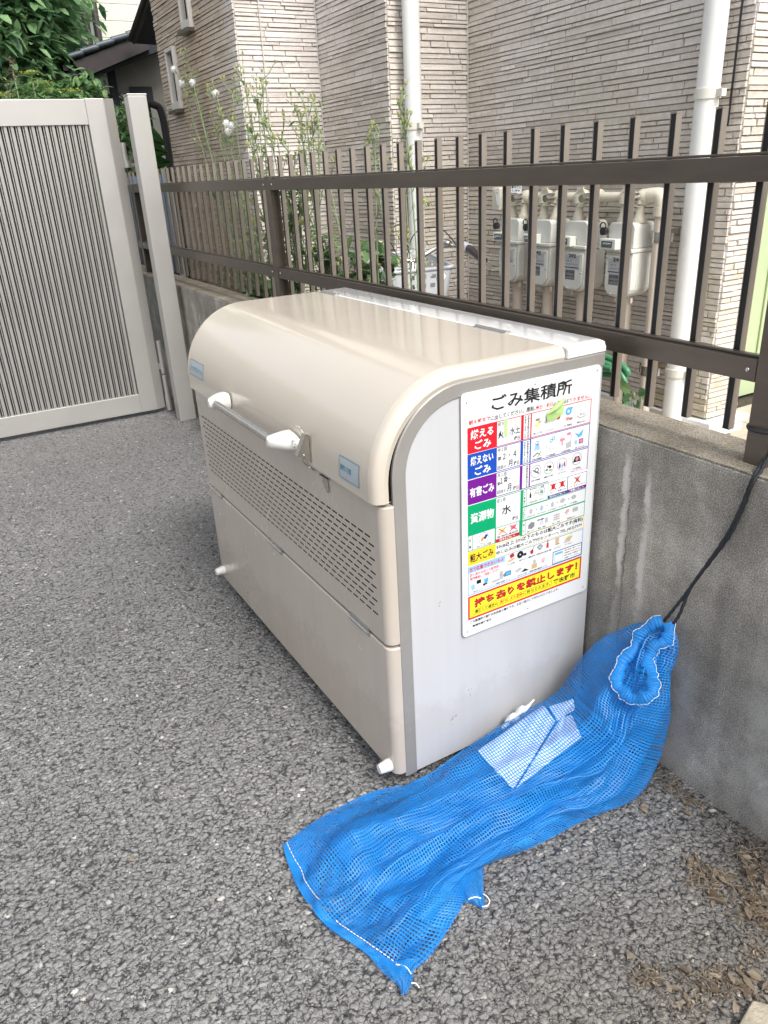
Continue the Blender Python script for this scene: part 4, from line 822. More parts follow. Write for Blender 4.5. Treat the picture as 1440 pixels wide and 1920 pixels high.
def wob(s, t):
    gather = s**1.5
    a = .0100*math.sin(2*math.pi*(2.4*t+.55*math.sin(2.6*s)+.5*s)+1.2)
    a += .0026*math.sin(2*math.pi*(5.3*t+.9*math.sin(2.2*s+1)+.2)+.4)*(.3+s)
    a += .0028*math.sin(2*math.pi*(9.7*t+.5*math.sin(3.1*s+t*2))+2)*gather*gather
    a += .0012*math.sin(2*math.pi*(17*t+.4*math.sin(4*s)))*gather**3
    a += .0030*math.sin(2*math.pi*(2.6*s+1.7*t)+.7)*(1-s)+.0018*math.sin(2*math.pi*(6.1*s-3.2*t)+1.5)*(1-s)
    # long soft ridges running from the neck to the tail
    for c0, dr, wd, am in ((.34, -.06, .045, .026), (.66, -.22, .04, .030), (.88, -.14, .03, .018), (.12, .10, .035, .016), (.50, .05, .02, .010)):
        c = c0+dr*(1-s)+.02*math.sin(5*s+c0*9); a += am*math.exp(-((t-c)/wd)**2)*(.25+.75*math.sin(math.pi*min(1, max(0, s*.94+.06))))
    a *= .85; a += .030*noise.noise(Vector((s*7, t*4, 1.3)))+.014*noise.noise(Vector((s*13, t*9, 5.1)))+.005*noise.noise(Vector((s*34, t*22, 2.7)))
    return a
def net_surface(off, wamp, ph, edge=1.):
    P = []
    for i in range(NS):
        s = i/(NS-1); ctrl = [cr(CT[:, k], s) for k in range(5)]; row = []
        for j in range(NT):
            t = j/(NT-1); row.append(cr(np.array(ctrl), t))
        P.append(row)
    return np.array(P)
base = net_surface(0, 0, 0)
du = np.gradient(base, axis=0); dv = np.gradient(base, axis=1); nrm = np.cross(dv, du); nrm /= np.linalg.norm(nrm, axis=2, keepdims=True)+1e-9
vd = CP-base; sgn = np.sign((nrm*vd).sum(2)); nrm *= sgn[..., None]
ss = np.linspace(0, 1, NS)[:, None]; tt = np.linspace(0, 1, NT)[None, :]
ed = np.clip(np.minimum(tt, 1-tt)*9, 0, 1)*np.clip(ss*14+.25, 0, 1)*np.clip((1-ss)*10+.1, 0, 1)
W = np.array([[wob(i/(NS-1), j/(NT-1)) for j in range(NT)] for i in range(NS)])
front = base+nrm*(W*ed)[..., None]
front[:, :, 2] = np.maximum(front[:, :, 2], .005); front[:, :, 1] = np.minimum(front[:, :, 1], .608)
W2 = np.roll(W[::-1], 37, axis=1)
fold = 4*tt*(1-tt)
back = base.copy(); thick = (.012+.085*np.clip(ss*1.6, 0, 1)*np.clip((1-ss)*6, 0, 1))*fold
back = back-nrm*(thick+W2*ed*.8)[..., None]
back[:, :, 2] = np.maximum(back[:, :, 2], .004); back[:, :, 1] = np.minimum(back[:, :, 1], .610); 
back[:, :, 0] = np.where(back[:, :, 1] > -.02, np.maximum(back[:, :, 0], .008), back[:, :, 0])
# hold the silhouette edges together
front[:, :, 0] = np.where(front[:, :, 1] > -.02, np.maximum(front[:, :, 0], .009), front[:, :, 0])
nb = thing('net_bag', 'blue drawstring mesh bag lying limp against the concrete wall, with a crumpled paper inside', 'net bag', (.17, .1, 0))
NO = np.array([.17, .1, 0])
def net_obj(name, G, m, parent, us=1., width=.52):
    b = MB(); b.grid([[tuple(p) for p in r] for r in (G-NO)]); o = b.build(name, m, parent, smooth=True)
    L = np.concatenate([[0], np.cumsum(np.linalg.norm(np.diff(G[:, G.shape[1]//2], axis=0), axis=1))]); uvl = o.data.uv_layers.new(name='UVMap')
    a, c = G.shape[:2]; li = np.zeros(len(o.data.loops), dtype=int); o.data.loops.foreach_get('vertex_index', li)
    U = np.zeros((len(li), 2)); U[:, 1] = L[li//c]*us; AL = np.concatenate([np.zeros((a, 1)), np.cumsum(np.linalg.norm(np.diff(G, axis=1), axis=2), axis=1)], 1); AL = AL-AL[:, c//2:c//2+1]; U[:, 0] = AL.reshape(-1)[li]*us; uvl.data.foreach_set('uv', U.ravel()); return o
net_obj('front_layer', front, 'net', nb, 1.04, .56); net_obj('back_layer', back, 'net', nb, 1.02, .54)
# an inner fold that makes the middle of the bag denser
mid = (front*.55+back*.45)[30:150, 18:132]; mw = .010*np.sin(np.linspace(0, 21, mid.shape[1]))[None, :]*np.ones((mid.shape[0], 1)); mid = mid+nrm[30:150, 18:132]*mw[..., None]
mid[:, :, 2] = np.maximum(mid[:, :, 2], .006); net_obj('inner_fold', mid, 'net', nb, 1.1, .50)
# tail hem band with stitching, small tied corners
def strip(G0, rows_, name, m, wid):
    g_ = G0[rows_]; g_ = g_+nrm[rows_]*.0012; o = net_obj(name, g_, m, nb, 1, wid); return o
strip(front, slice(0, 9), 'hem', 'nethem', .5)
r9 = front[9]+nrm[9]*.0025-NO
j = 4; b = MB()
while j < 145:
    if j == 64: b.build('hem_stitching', 'stitch', nb); b = MB(); j = 79
    b.tube([tuple(r9[j]), tuple(r9[min(j+2, 149)])], .0009, 5); j += 3
b.build('hem_stitching', 'stitch', nb)
def flap(px, name):   # pinched corner of the bag, drawn to a point
    pts = [[on(*p) for p in r] for r in px]; A_ = np.array(pts); n1, n2 = 22, 14; G = np.zeros((n1, n2, 3))
    for i in range(n1):
        c = [cr(A_[:, k], i/(n1-1)) for k in range(A_.shape[1])]
        for j2 in range(n2):
            G[i, j2] = cr(np.array(c), j2/(n2-1)); G[i, j2, 2] = max(.004, G[i, j2, 2]+.004*math.sin(j2*1.5+i*.3))
    return net_obj(name, G, 'nethem', nb, 1.2, .09)
flap([[(688,1788,2,.012),(735,1800,2,.022),(800,1795,2,.014)],[(715,1822,2,.012),(745,1825,2,.024),(778,1815,2,.012)],[(745,1845,2,.010),(757,1843,2,.018),(773,1840,2,.010)],[(752,1864,2,.006),(756,1866,2,.010),(763,1862,2,.006)]], 'tied_corner')
flap([[(842,1655,2,.012),(870,1640,2,.030),(908,1625,2,.014)],[(868,1690,2,.010),(888,1672,2,.026),(906,1655,2,.010)],[(885,1692,2,.008),(900,1688,2,.018),(908,1676,2,.008)],[(900,1703,2,.005),(905,1705,2,.009),(910,1700,2,.005)]], 'tied_corner')
for pts in ([(742,1808),(760,1812),(771,1826)], [(771,1843),(780,1844),(786,1852)], [(906,1676),(914,1682),(918,1690),(914,1698),(904,1700)], [(878,1686),(890,1682),(902,1684)]):
    b = MB(); b.tube(smooth_path([on(x, y, 2, .022) for x, y in pts], 5), .0013, 6); b.v = [(p[0]-NO[0], p[1]-NO[1], p[2]) for p in b.v]; b.build('tie_string', 'stitch', nb, smooth=True)
# gathered drawstring collar: a ruffled band following the mouth of the bag
ring_px = [(1243,1166,.575),(1222,1172,.560),(1205,1185,.545),(1196,1204,.530),(1184,1222,.505),(1168,1243,.478),(1158,1262,.455),(1158,1282,.440),(1168,1298,.432),(1184,1308,.432),(1202,1310,.437),(1218,1302,.448),(1226,1286,.465),(1222,1268,.482),(1217,1250,.500),(1216,1232,.515),(1224,1216,.530),(1238,1207,.545),(1250,1198,.560),(1256,1184,.570),(1250,1168,.578)]
rp = smooth_path([Vector(on(x, y, 1, yy)) for x, y, yy in ring_px], 14); nr = len(rp)
b = MB(); cs_ = 14; Pg = []; out_line = []
for i, p in enumerate(rp):
    d = (rp[min(i+1, nr-1)]-rp[max(i-1, 0)]).normalized(); tov = (Vector(CP)-p).normalized(); sd = d.cross(tov).normalized()
    q = i/nr; ruf = .8*math.sin(i*.45+.6*math.sin(i*.11))+.45*math.sin(i*.83+1); wv = .0022*math.sin(i*.21)+.0010*math.sin(i*.55+2); rad = .0125+.0006*ruf+.0018*math.sin(i*.23)
    rowp = []
    for k in range(cs_):
        a = 2*math.pi*k/cs_; rr2 = rad*(1+.10*math.sin(i*1.57)); rowp.append(tuple(p+sd*(math.cos(a)*rr2*1.15+wv)+tov*(math.sin(a)*rr2*.8+.010)-Vector(NO)))
    Pg.append(rowp); out_line.append(p+sd*(rad*1.12+wv+.0006*ruf)+tov*.013-Vector(NO))
G = np.array(Pg)+NO; G = np.concatenate([G, G[:, :1]], 1); col_ = net_obj('collar', G, 'nethem', nb, 1.6, .10)
b = MB(); b.tube(out_line, .0008, 5); b.build('collar_stitching', 'stitch', col_, smooth=True)
# pleats fanning out of the collar
b = MB()
# white paper and tissue inside the bag
bv = BVHTree.FromPolygons([tuple(p) for r in front for p in r], [(i*NT+j, i*NT+j+1, (i+1)*NT+j+1, (i+1)*NT+j) for i in range(NS-1) for j in range(NT-1)])
def behind(px, py, off):
    v = FW+RT*(px-720)/FPX-UP*(py-960)/FPX; v = Vector(v).normalized(); h = bv.ray_cast(Vector(CP), v)
    p = h[0] if h[0] is not None else Vector(on(px, py, 2, .05)); return p+v*off
def paper(quad, name, n=14, off=.012, amp=.004):
    G = []
    for i in range(n):
        r = []
        for j2 in range(n):
            u, v_ = i/(n-1), j2/(n-1); x = (1-u)*((1-v_)*quad[0][0]+v_*quad[1][0])+u*((1-v_)*quad[3][0]+v_*quad[2][0]); y_ = (1-u)*((1-v_)*quad[0][1]+v_*quad[1][1])+u*((1-v_)*quad[3][1]+v_*quad[2][1])
            p = behind(x, y_, off+amp*math.sin(i*1.1+j2*.7)); r.append((p.x-.1, p.y-.3, p.z))
        G.append(r)
    b = MB(); b.grid(G); return b.build(name, 'whitepaper', None, smooth=True, loc=(.1, .3, 0))
tag(paper([(895,1408),(1018,1322),(1042,1352),(962,1480)], 'paper_sheet'), 'larger folded white paper sheet inside the blue net bag, nearer the bin', 'paper')
tag(paper([(968,1478),(1052,1345),(1072,1340),(1090,1382)], 'paper_sheet', off=.009), 'narrow white paper sheet inside the blue net bag, nearer the wall', 'paper')
tag(paper([(1030,1325),(1075,1310),(1078,1330),(1045,1352)], 'paper_sheet', n=8, off=.008), 'small upturned white paper corner inside the blue net bag', 'paper')
b = MB(); G = []
for i in range(16):
    s = i/15; c = Vector(on(938+62*s, 1366-50*s+3*math.sin(i*1.2), 0, .030)); G.append([tuple(c+Vector((.010*math.cos(a), .007*math.sin(a), .012*math.sin(a+.4)+.004*math.sin(i*1.7)))*(.35+math.sin(math.pi*min(1,s+.05)))) for a in np.linspace(0, 2*math.pi, 11)[:-1]])
b.grid(G, True); b.v = [(p[0]-.03, p[1]-.4, p[2]) for p in b.v]; o = b.build('tissue', 'whitepaper', None, smooth=True, loc=(.03, .4, 0)); tag(o, 'crumpled white tissue wedged between the net bag and the bin side', 'tissue')
# rope: two strands from the collar to the near fence post
rt_ = thing('rope', 'black twisted rope tying the blue net bag to the fence post', 'rope', (.449, .66, .91))
RO = Vector((.449, .66, .91))
def strand(pts, name='strand'):
    P = smooth_path([Vector(p)-RO for p in pts], 14); b = MB(); n = 12; vs = []
    G = []; prev = None
    for i, p in enumerate(P):
        d = (P[min(i+1, len(P)-1)]-P[max(i-1, 0)]).normalized(); a = d.orthogonal().normalized() if prev is None else (prev-d*prev.dot(d)).normalized(); prev = a; c = d.cross(a)
        G.append([tuple(p+(a*math.cos(2*math.pi*k/n)+c*math.sin(2*math.pi*k/n))*.0036*(1+.22*math.cos(3*(2*math.pi*k/n)+i*1.3))) for k in range(n)])
    b.grid(G, True); return b.build(name, 'rope', rt_, smooth=True)
A1 = on(1245, 1165, 1, .572); A2 = on(1262, 1170, 1, .575); J1 = on(1296, 1100, 1, .592); J2 = on(1290, 1108, 1, .590)
kn = on(1365, 1000, 1, .600); e1 = on(1408, 905, 1, .606); e2 = on(1436, 858, 1, .655)
strand([A1, on(1268,1136,1,.58), J2, on(1330,1052,1,.592), kn, on(1390,950,1,.602), e1, on(1420,882,1,.622), e2, (.43, .70, .935), (.405, .712, .94)])
strand([A2, on(1275,1150,1,.582), J1, on(1334,1050,1,.598), kn+np.array([.006, 0, 0]), on(1394,950,1,.607), e1+np.array([.005, -.002, 0]), on(1426,884,1,.625), e2+np.array([.006, 0, .004]), (.43, .705, .945)])
b = MB(); b.tube([(.382+.034*math.cos(a)-RO.x, .680+.034*math.sin(a)-RO.y, .94+.002*math.sin(a)-RO.z) for a in np.linspace(0, 2*math.pi, 33)], .0036, 8); b.build('loop', 'rope', rt_, smooth=True)

# ------------------------------------------------------------------ gas meters, manifold, gas riser pipe
MX = [-1.709, -1.493, -1.274, -1.023]; NUM = ['101', '102', '202', '201']
LAB = ['gas meter marked 101, farthest from the white downpipe', 'gas meter with its number hidden by a fence bar, right of meter 101', 'gas meter marked with a 02 ending, left of meter 201', 'gas meter marked 201 nearest the beige riser pipe']
ZB = [.968, .962, .960, .955]
for i, x0 in enumerate(MX):
    zb = .957; W2_, D2 = .140, .13; yf = 1.60
    t = thing('gas_meter', LAB[i], 'gas meter', (x0+W2_/2, yf, zb), 0, 'gas meters on the house wall'); hw = W2_/2
    # lower body: rounded-bottom tub
    pr = [(-hw, .172), (hw, .172), (hw, .06)]+[(hw-.045+.045*math.cos(R(-a)), .045+.045*math.sin(R(-a))) for a in (15, 35, 55, 75, 90)]+[(-hw+.045+.045*math.cos(R(-a)), .045+.045*math.sin(R(-a))) for a in (90, 105, 125, 145, 165)]+[(-hw, .06)]
    b = MB(); b.prism(pr, 1, .012, D2-.01); b.build('lower_case', 'meter', t, bevel=.006)
    prs = [(x*.86, z*.88+.008) for x, z in pr]; b = MB(); b.prism(prs, 1, .003, .0115); b.prism([(x*1.04, z*1.0) for x, z in pr], 1, .040, .048); o = b.build('front_plate', 'meter', t, bevel=.003)
    for (x, z) in ((-hw*.72, .15), (hw*.72, .15), (-hw*.78, .08), (hw*.78, .08), (-hw*.35, .012), (hw*.35, .012)): s = MB(); s.ball((x, .002, z), .004, 8); s.build('screw', 'chrome', t, smooth=True)
    b = MB(); b.box((-hw-.004, .0, .172), (hw+.004, D2, .186)); b.build('flange', 'meter', t, bevel=.003)
    b = MB(); b.prism([(-hw+.004, .1865), (hw-.004, .1865), (hw-.004, .262)]+arc((hw-.022, .262), .018, 0, 90, 4)+arc((-hw+.022, .262), .018, 90, 180, 4), 1, .015, D2-.004); b.build('upper_case', 'meter', t, bevel=.006)
    b = MB(); b.box((-hw-.006, -.022, .182), (-hw+.078, .014, .222)); d = b.build('counter_housing', 'meter', t, bevel=.003)
    b = MB(); b.box((-hw+.006, -.0235, .190), (-hw+.062, -.0222, .214)); b.build('counter_window', 'glass', d)
    F = Flat(); F.text(wht, '00284', 8, 9, 50, 16, .01); F.build('digits', d, (-hw+.006, -.0238, .214+.004), (1, 0, 0), (0, 0, -1), (0, -1, 0))
    b = MB(); b.tube([(-hw-.002, .004, .248), (-hw-.002, -.014, .248)], .015, 16); b.tube([(-hw-.002+.015*math.cos(a), -.012, .268+.013*math.sin(a)) for a in np.linspace(0, 2*math.pi, 13)], .0025, 6); b.build('cap_plug', 'black', t, smooth=True, smang=50)
    F = Flat(); F.rect(lgy, 8, 12, 100, 72, 0); F.text(blk, NUM[i], 32, 5, 78, 23, .045, 1); F.rect(blk, 16, 26, 92, 26.8, 1); F.text(gry, 'NB 4L', 18, 32, 56, 40, .012, 1); F.text(gry, '10A5270629', 18, 46, 92, 54, .008, 1); F.rect(lgy, 10, 62, 94, 66, 0); F.rect(gry, 14, 74, 74, 116, 1); F.frame(blk, 16, 76, 72, 114, 1, 2); F.text(blk, '検定 有効期間', 19, 80, 69, 88, .01, 2); F.text(blk, '都市ガス用', 19, 96, 69, 104, .01, 2)
    F.build('plate_print', t, (-.052, .0026, .158), (.95, 0, 0), (0, 0, -.95), (0, -1, 0))
    for xx in (-hw+.03, hw-.03):
        b = MB()
        b.tube([(xx, D2/2, .278), (xx, D2/2, .292)], .026, 14); b.tube([(xx, D2/2, .292), (xx, D2/2, .315), (xx, D2/2+.005, .35)], .018, 14, rs=[.022, .016, .017])
        b.tube([(xx-.0, D2/2, .345), (xx, D2/2, .37)], .024, 14)
        b.build('union_nut', 'cream', t, smooth=True, smang=45)
    b = MB(); b.tube([(0, .07, .03), (0, .07, -.9+.15)], .024, 16); b.tube([(hw-.012, .035, .0), (hw-.012, .035, -.02)], .006, 8); b.tube([(-hw+.05, .03, .0), (-hw+.05, .03, -.018)], .006, 8); b.build('supply_pipe', 'gaspipe', t, smooth=True, smang=50)
mf = thing('gas_manifold', 'cream painted gas pipe manifold running above the meters', 'gas pipe', (-1.3, 1.675, 1.325))
b = MB(); b.tube([(-.47, 0, 0), (.46, 0, 0)], .019, 18)
for x0 in MX:
    xx = x0+.04+1.3
    for q in (-.012, .075): b.tube([(xx+q-.020, 0, 0), (xx+q-.010, 0, 0), (xx+q+.022, 0, 0), (xx+q+.03, 0, 0)], .03, 16, rs=[.024, .030, .030, .024])
b.build('pipe', 'cream', mf, smooth=True, smang=45)
for x0 in MX:
    xx = x0+.06+1.3; b = MB(); b.tube([(xx+.045, -.01, 0), (xx+.047, -.045, 0), (xx+.046, -.075, -.002)], .018, 14, rs=[.017, .0185, .015]); b.build('valve_cap', 'chrome', mf, smooth=True, smang=45)
    b = MB(); b.tube([(xx-.01, -.006, 0), (xx-.01, -.026, 0)], .031, 18); b.box((xx-.028, -.030, .028), (xx+.008, -.024, .04)); b.build('cock', 'cream', mf, smooth=True, smang=45)
    b = MB(); b.tube(smooth_path([(xx-.02, -.02, -.03), (xx+.0, -.04, -.034), (xx+.05, -.03, -.03), (xx+.06, -.0, -.05)], 5), .003, 6); b.build('wire', 'cream', mf, smooth=True)
b = MB(); b.box((-.49, -.05, -.06), (-.43, .0, .045)); b.build('left_elbow', 'cream', mf, bevel=.01)
F = Flat(); F.rect(wht, 0, 0, 62, 34); F.text(blk, '都市ガス', 5, 5, 57, 16, .01, 1); F.text(blk, '使用中', 8, 20, 52, 29, .01, 1); F.build('tag_label', mf, (-.355, -.045, .055), (.9, .3, -.05), (0, 0, -1), (.3, -.9, 0))
F = Flat(); F.rect(wht, 0, 0, 30, 70); F.text(blk, 'ガス', 4, 6, 26, 16, .01, 1); F.build('tag_label', mf, (-.46, -.053, .035), (.9, 0, -.2), (.25, 0, -.95), (0, -1, 0))
rs2 = thing('gas_riser', 'pinkish beige gas riser pipe with steel clamps right of the meters', 'gas pipe', (-.822, 1.68, .2))
b = MB(); b.tube([(0, 0, -.05), (0, 0, 1.055)], .0235, 20); b.build('pipe', 'gaspipe', rs2, smooth=True, smang=50)
b = MB(); b.tube(smooth_path([(0, 0, 1.056), (0, 0, 1.10), (-.012, 0, 1.128), (-.05, -.003, 1.13), (-.09, -.005, 1.126)], 6), .028, 18); b.tube([(0, 0, 1.06), (0, 0, 1.09)], .032, 18); b.build('elbow', 'cream', rs2, smooth=True, smang=50)
for z in (.985, .475):
    b = MB(); b.tube([(0, 0, z-.019), (0, 0, z+.019)], .0262, 20); b.box((.02, .0, z-.015), (.055, .012, z+.015)); b.box((-.05, .01, z-.02), (-.02, .17, z+.02)); b.build('clamp', 'chrome', rs2, smooth=True, smang=40)
# green hose
hs = MB(); H = Vector((-.6, 1.25, .2))
hs.tube(smooth_path([Vector(p)-H for p in ((-.98, 1.34, .22), (-.80, 1.25, .80), (-.70, 1.2, .845), (-.58, 1.21, .838), (-.50, 1.2, .822), (-.49, 1.2, .80), (-.60, 1.19, .78), (-.9, 1.22, .74))], 8), .011, 12)
hs.tube(smooth_path([Vector(p)-H for p in ((-.95, 1.25, .60), (-.70, 1.2, .80), (-.60, 1.19, .825), (-.50, 1.19, .80), (-.47, 1.19, .72), (-.485, 1.18, .63), (-.53, 1.17, .5), (-.6, 1.2, .25))], 8), .011, 12)
hs.tube(smooth_path([Vector(p)-H for p in ((-.52, 1.17, .815), (-.58, 1.18, .81), (-.70, 1.22, .79), (-.9, 1.3, .74))], 8), .011, 12)
o = hs.build('hose', 'hose', None, smooth=True, loc=H); tag(o, 'coiled green garden hose beside the gas pipes behind the fence', 'hose')

# ------------------------------------------------------------------ bicycle parked behind the fence
BZ = .2; bk = thing('bicycle', 'city bicycle with a grey plastic front basket parked behind the fence', 'bicycle', (-1.56, 1.22, BZ), R(-8))
def wheel(x):
    b = MB(); b.tube([(x+.29*math.cos(a), 0, .31+.29*math.sin(a)) for a in np.linspace(0, 2*math.pi, 49)], .016, 10); w_ = b.build('wheel', 'black', bk, smooth=True)
    b = MB(); b.tube([(x+.272*math.cos(a), 0, .31+.272*math.sin(a)) for a in np.linspace(0, 2*math.pi, 49)], .008, 8)
    b.build('rim', 'chrome', w_, smooth=True)
    b = MB()
    for k in range(28):
        a = 2*math.pi*k/28; b.tube([(x, .02*(-1)**k, .31), (x+.27*math.cos(a), 0, .31+.27*math.sin(a))], .001, 4, cap=False)
    b.build('spokes', 'chrome', w_)
wheel(-.62); wheel(.42)
b = MB(); hd = [(-.40, 0, .72), (-.44, 0, .58)]
for P in ([(-.40, 0, .74), (-.45, 0, .55)], [(-.44, 0, .60), (-.20, 0, .34), (-.02, 0, .27)], [(-.43, 0, .66), (-.18, 0, .42), (.03, 0, .42)], [(-.02, 0, .26), (.08, 0, .62)], [(-.02, .04, .27), (.42, .04, .31)], [(-.02, -.04, .27), (.42, -.04, .31)], [(.05, .03, .52), (.42, .04, .31)], [(.05, -.03, .52), (.42, -.04, .31)]):
    b.tube(smooth_path(P, 5), .014, 10)
b.build('frame', 'bikered', bk, smooth=True)
b = MB()
for s in (-.05, .05): b.tube(smooth_path([(-.45, s*.5, .56), (-.50, s, .50), (-.62, s, .31)], 5), .009, 8)
b.tube([(-.45, -.03, .56), (-.45, .03, .56)], .012, 8); b.tube([(-.45, 0, .56), (-.40, 0, .74), (-.385, 0, .86)], .011, 10); b.build('fork', 'chrome', bk, smooth=True)
b = MB(); b.ball((.13, 0, .70), .1, 14, (1.25, .85, .35)); b.tube([(.08, 0, .55), (.11, 0, .68)], .012, 8); b.build('saddle', 'black', bk, smooth=True)
b = MB()
b.tube(smooth_path([(-.385, 0, .86), (-.40, .06, .88), (-.39, .14, .915), (-.32, .21, .92), (-.20, .225, .905), (-.10, .22, .875)], 6), .011, 10); b.tube(smooth_path([(-.385, 0, .86), (-.40, -.06, .88), (-.39, -.14, .915), (-.32, -.21, .92), (-.22, -.235, .905), (-.12, -.24, .875)], 6), .011, 10)
hb2 = b.build('handlebar', 'chrome', bk, smooth=True)
for s, yy in ((1, .222), (-1, -.238)):
    b = MB(); b.tube(smooth_path([(-.245, s*.225, .912), (-.20, yy, .905), (-.10, yy, .872), (-.085, yy, .866)], 5), .018, 14, rs=None); b.build('grip', 'grip', hb2, smooth=True)
    b = MB(); b.tube([(-.275, s*.222, .916), (-.24, s*.226, .911)], .024, 14); b.build('grip_collar', 'bikegrey', hb2, smooth=True, smang=50)
    b = MB(); b.tube(smooth_path([(-.30, s*.205, .905), (-.27, s*.24, .885), (-.20, s*.262, .865), (-.11, s*.268, .835), (-.085, s*.265, .82)], 5), .0055, 8); b.build('brake_lever', 'chrome', hb2, smooth=True)
    b = MB(); b.tube(smooth_path([(-.31, s*.20, .925), (-.42, s*.16, 1.0), (-.52, s*.08, .98), (-.50, s*.02, .86), (-.44, 0, .70)], 7), .0028, 6); b.build('brake_cable', 'black', hb2, smooth=True)
b = MB(); b.ball((-.355, .17, .935), .022, 12, (1, 1, .7)); b.build('bell', 'chrome', hb2, smooth=True)
b = MB(); b.ball((-.30, -.20, .955), .035, 10, (1.2, .8, .6)); b.build('light_switch', 'plastic', hb2, smooth=True)
# basket: slatted tub with a rim
def bask(z, f): # f 0 bottom .. 1 rim
    xr, xf = -.29-.0*f, -.57-.10*f; hw_ = .125+.06*f; r_ = .05
    P = []
    for cx, cy, a0 in ((xr-r_, hw_-r_, 0), (xf+r_, hw_-r_, 90), (xf+r_, -hw_+r_, 180), (xr-r_, -hw_+r_, 270)):
        P += [(cx+r_*math.cos(R(a0+i*22.5)), cy+r_*math.sin(R(a0+i*22.5)), z+f*.05*(-(cx+.29))/.3) for i in range(5)]
    return P
b = MB(); lv = np.linspace(0, 1, 13); zs_ = [.58+.24*f for f in lv]
for k2 in range(12):
    if k2 in (3, 5, 8, 10): # slotted band: leave openings
        A_, B2 = bask(zs_[k2], lv[k2]), bask(zs_[k2+1], lv[k2+1]); n = len(A_)
        vs = []; fs = []
        for i in range(n):
            a0, a1, b0, b1 = [Vector(q) for q in (A_[i], A_[(i+1) % n], B2[i], B2[(i+1) % n])]; m_ = 5 if (a1-a0).length > .06 else 1
            for j2 in range(m_):
                t0, t1 = j2/m_, (j2+(.45 if m_ > 1 else 1))/m_; q = len(vs); vs += [a0.lerp(a1, t0), a0.lerp(a1, t1), b0.lerp(b1, t1), b0.lerp(b1, t0)]; fs.append((q, q+1, q+2, q+3))
        b.add(vs, fs)
    else: b.grid([bask(zs_[k2], lv[k2]), bask(zs_[k2+1], lv[k2+1])], True)
b.add(bask(.58, 0), [tuple(range(20))]); o = b.build('basket', 'bikegrey', bk); sl = o.modifiers.new('s', 'SOLIDIFY'); sl.thickness = .004
b = MB(); q = bask(.822, 1.0); b.tube([Vector(p) for p in q+[q[0]]], .009, 8); b.build('basket_rim', 'bikegrey', o, smooth=True)
b = MB(); b.tube([(-.325, .10, .79), (-.275, .10, .795)], .02, 14); b.build('reflector', 'white', o, smooth=True, smang=50)

# ------------------------------------------------------------------ plants
def weed(base, tips, name_lab, leafy=.6, puffs=(), seed=0, big=True, cat='weed'):
    rd = random.Random(seed); B = Vector(base); root = thing('weed', name_lab, cat, B, 0, 'weeds behind the fence')
    st_, lf, bd, pf_ = MB(), MB(), MB(), MB()
    for ti, tip in enumerate(tips):
        T = Vector(tip)-B; mid_ = T*.5+Vector((rd.uniform(-.06, .06), rd.uniform(-.03, .03), rd.uniform(0, .08))); q1 = T*.25+Vector((rd.uniform(-.02, .02), rd.uniform(-.02, .02), 0))
        P = smooth_path([Vector((rd.uniform(-.015, .015), rd.uniform(-.015, .015), 0)), q1, mid_, T], 7); n = len(P); st_.tube(P, .004, 6, rs=[.0065*(1-.7*i/n) for i in range(n)])
        for i in range(3, n):       # side twigs with buds, upper half
            f = i/n
            if f > .35 and rd.random() < .95:
                dr = Vector((rd.uniform(-1, 1), rd.uniform(-.8, .5), rd.uniform(.4, 1.3))).normalized(); L = rd.uniform(.05, .16)*(1.15-f*.5); e = P[i]+dr*L; m2 = P[i]+dr*L*.5+Vector((0, 0, -.01)); st_.tube([P[i], m2, e], .0018, 5); bd = MB()
                for _ in range(rd.randint(1, 3)):
                    e2 = e+Vector((rd.uniform(-.02, .02), rd.uniform(-.02, .02), rd.uniform(0, .03))); st_.tube([m2, e2], .0012, 4); bd.ball(e2, .0058, 6, (1, 1, 1.5))
                    for _ in range(3): bd.leaf(e2, (rd.uniform(-1, 1), rd.uniform(-1, 1), rd.uniform(.2, 1)), (0, 0, 1), rd.uniform(.014, .026), .007)
                bd.build('flower_bud', 'bud', root, tint=True)
            if rd.random() < leafy*(1.5-f):
                dr = Vector((rd.uniform(-1, 1), rd.uniform(-1, .6), rd.uniform(-.1, .6))); L = rd.uniform(.06, .16)*(1.25-f*.85); lf.leaf(P[i], dr, (0, 0, 1), L, L*.45, bend=.3)
        bd = MB()
        for _ in range(4):
            e2 = T+Vector((rd.uniform(-.025, .025), rd.uniform(-.02, .02), rd.uniform(-.03, .02))); bd.ball(e2, .0055, 6, (1, 1, 1.5)); bd.leaf(e2, (rd.uniform(-1, 1), rd.uniform(-1, 1), 1), (0, 0, 1), .022, .006)
        bd.build('flower_bud', 'bud', root, tint=True)
    for p in puffs:
        c = Vector(p)-B; pf_ = MB()
        for _ in range(260):
            d = Vector((rd.gauss(0, 1), rd.gauss(0, 1), rd.gauss(0, 1))).normalized(); r_ = rd.uniform(.017, .0225)
            pf_.leaf(c+d*(r_-.004), d, (rd.uniform(-1, 1), rd.uniform(-1, 1), 1), .005, .004)
        pf_.ball(c, .0165, 12); pf_.build('seed_head', 'puff', root)
    st_.build('stem', 'stem', root, smooth=True)
    if lf.v: lf.build('leaves', 'weedleaf', root, tint=True)
    return root
PY = .86
T = lambda px, py, y=PY: tuple(on(px, py, 1, y))
weed((-3.02, .87, .3), [T(340,150), T(362,175), T(352,115), T(405,240)], 'tall sow thistle with white seed heads leaning left over the fence', .5, [T(326,130), T(341,156), T(361,155)], 1)
weed((-2.86, .86, .3), [T(404,170), T(400,160), T(436,175), T(425,235)], 'sow thistle with two white puffs in front of the brown stone corner', .5, [T(404,175), T(428,247), T(424,232), T(433,235)], 2)
weed((-2.62, .87, .3), [T(455,125), T(492,150), T(448,180), T(480,155), T(470,210)], 'bushiest sow thistle with clustered yellow green buds', .7, [], 3)
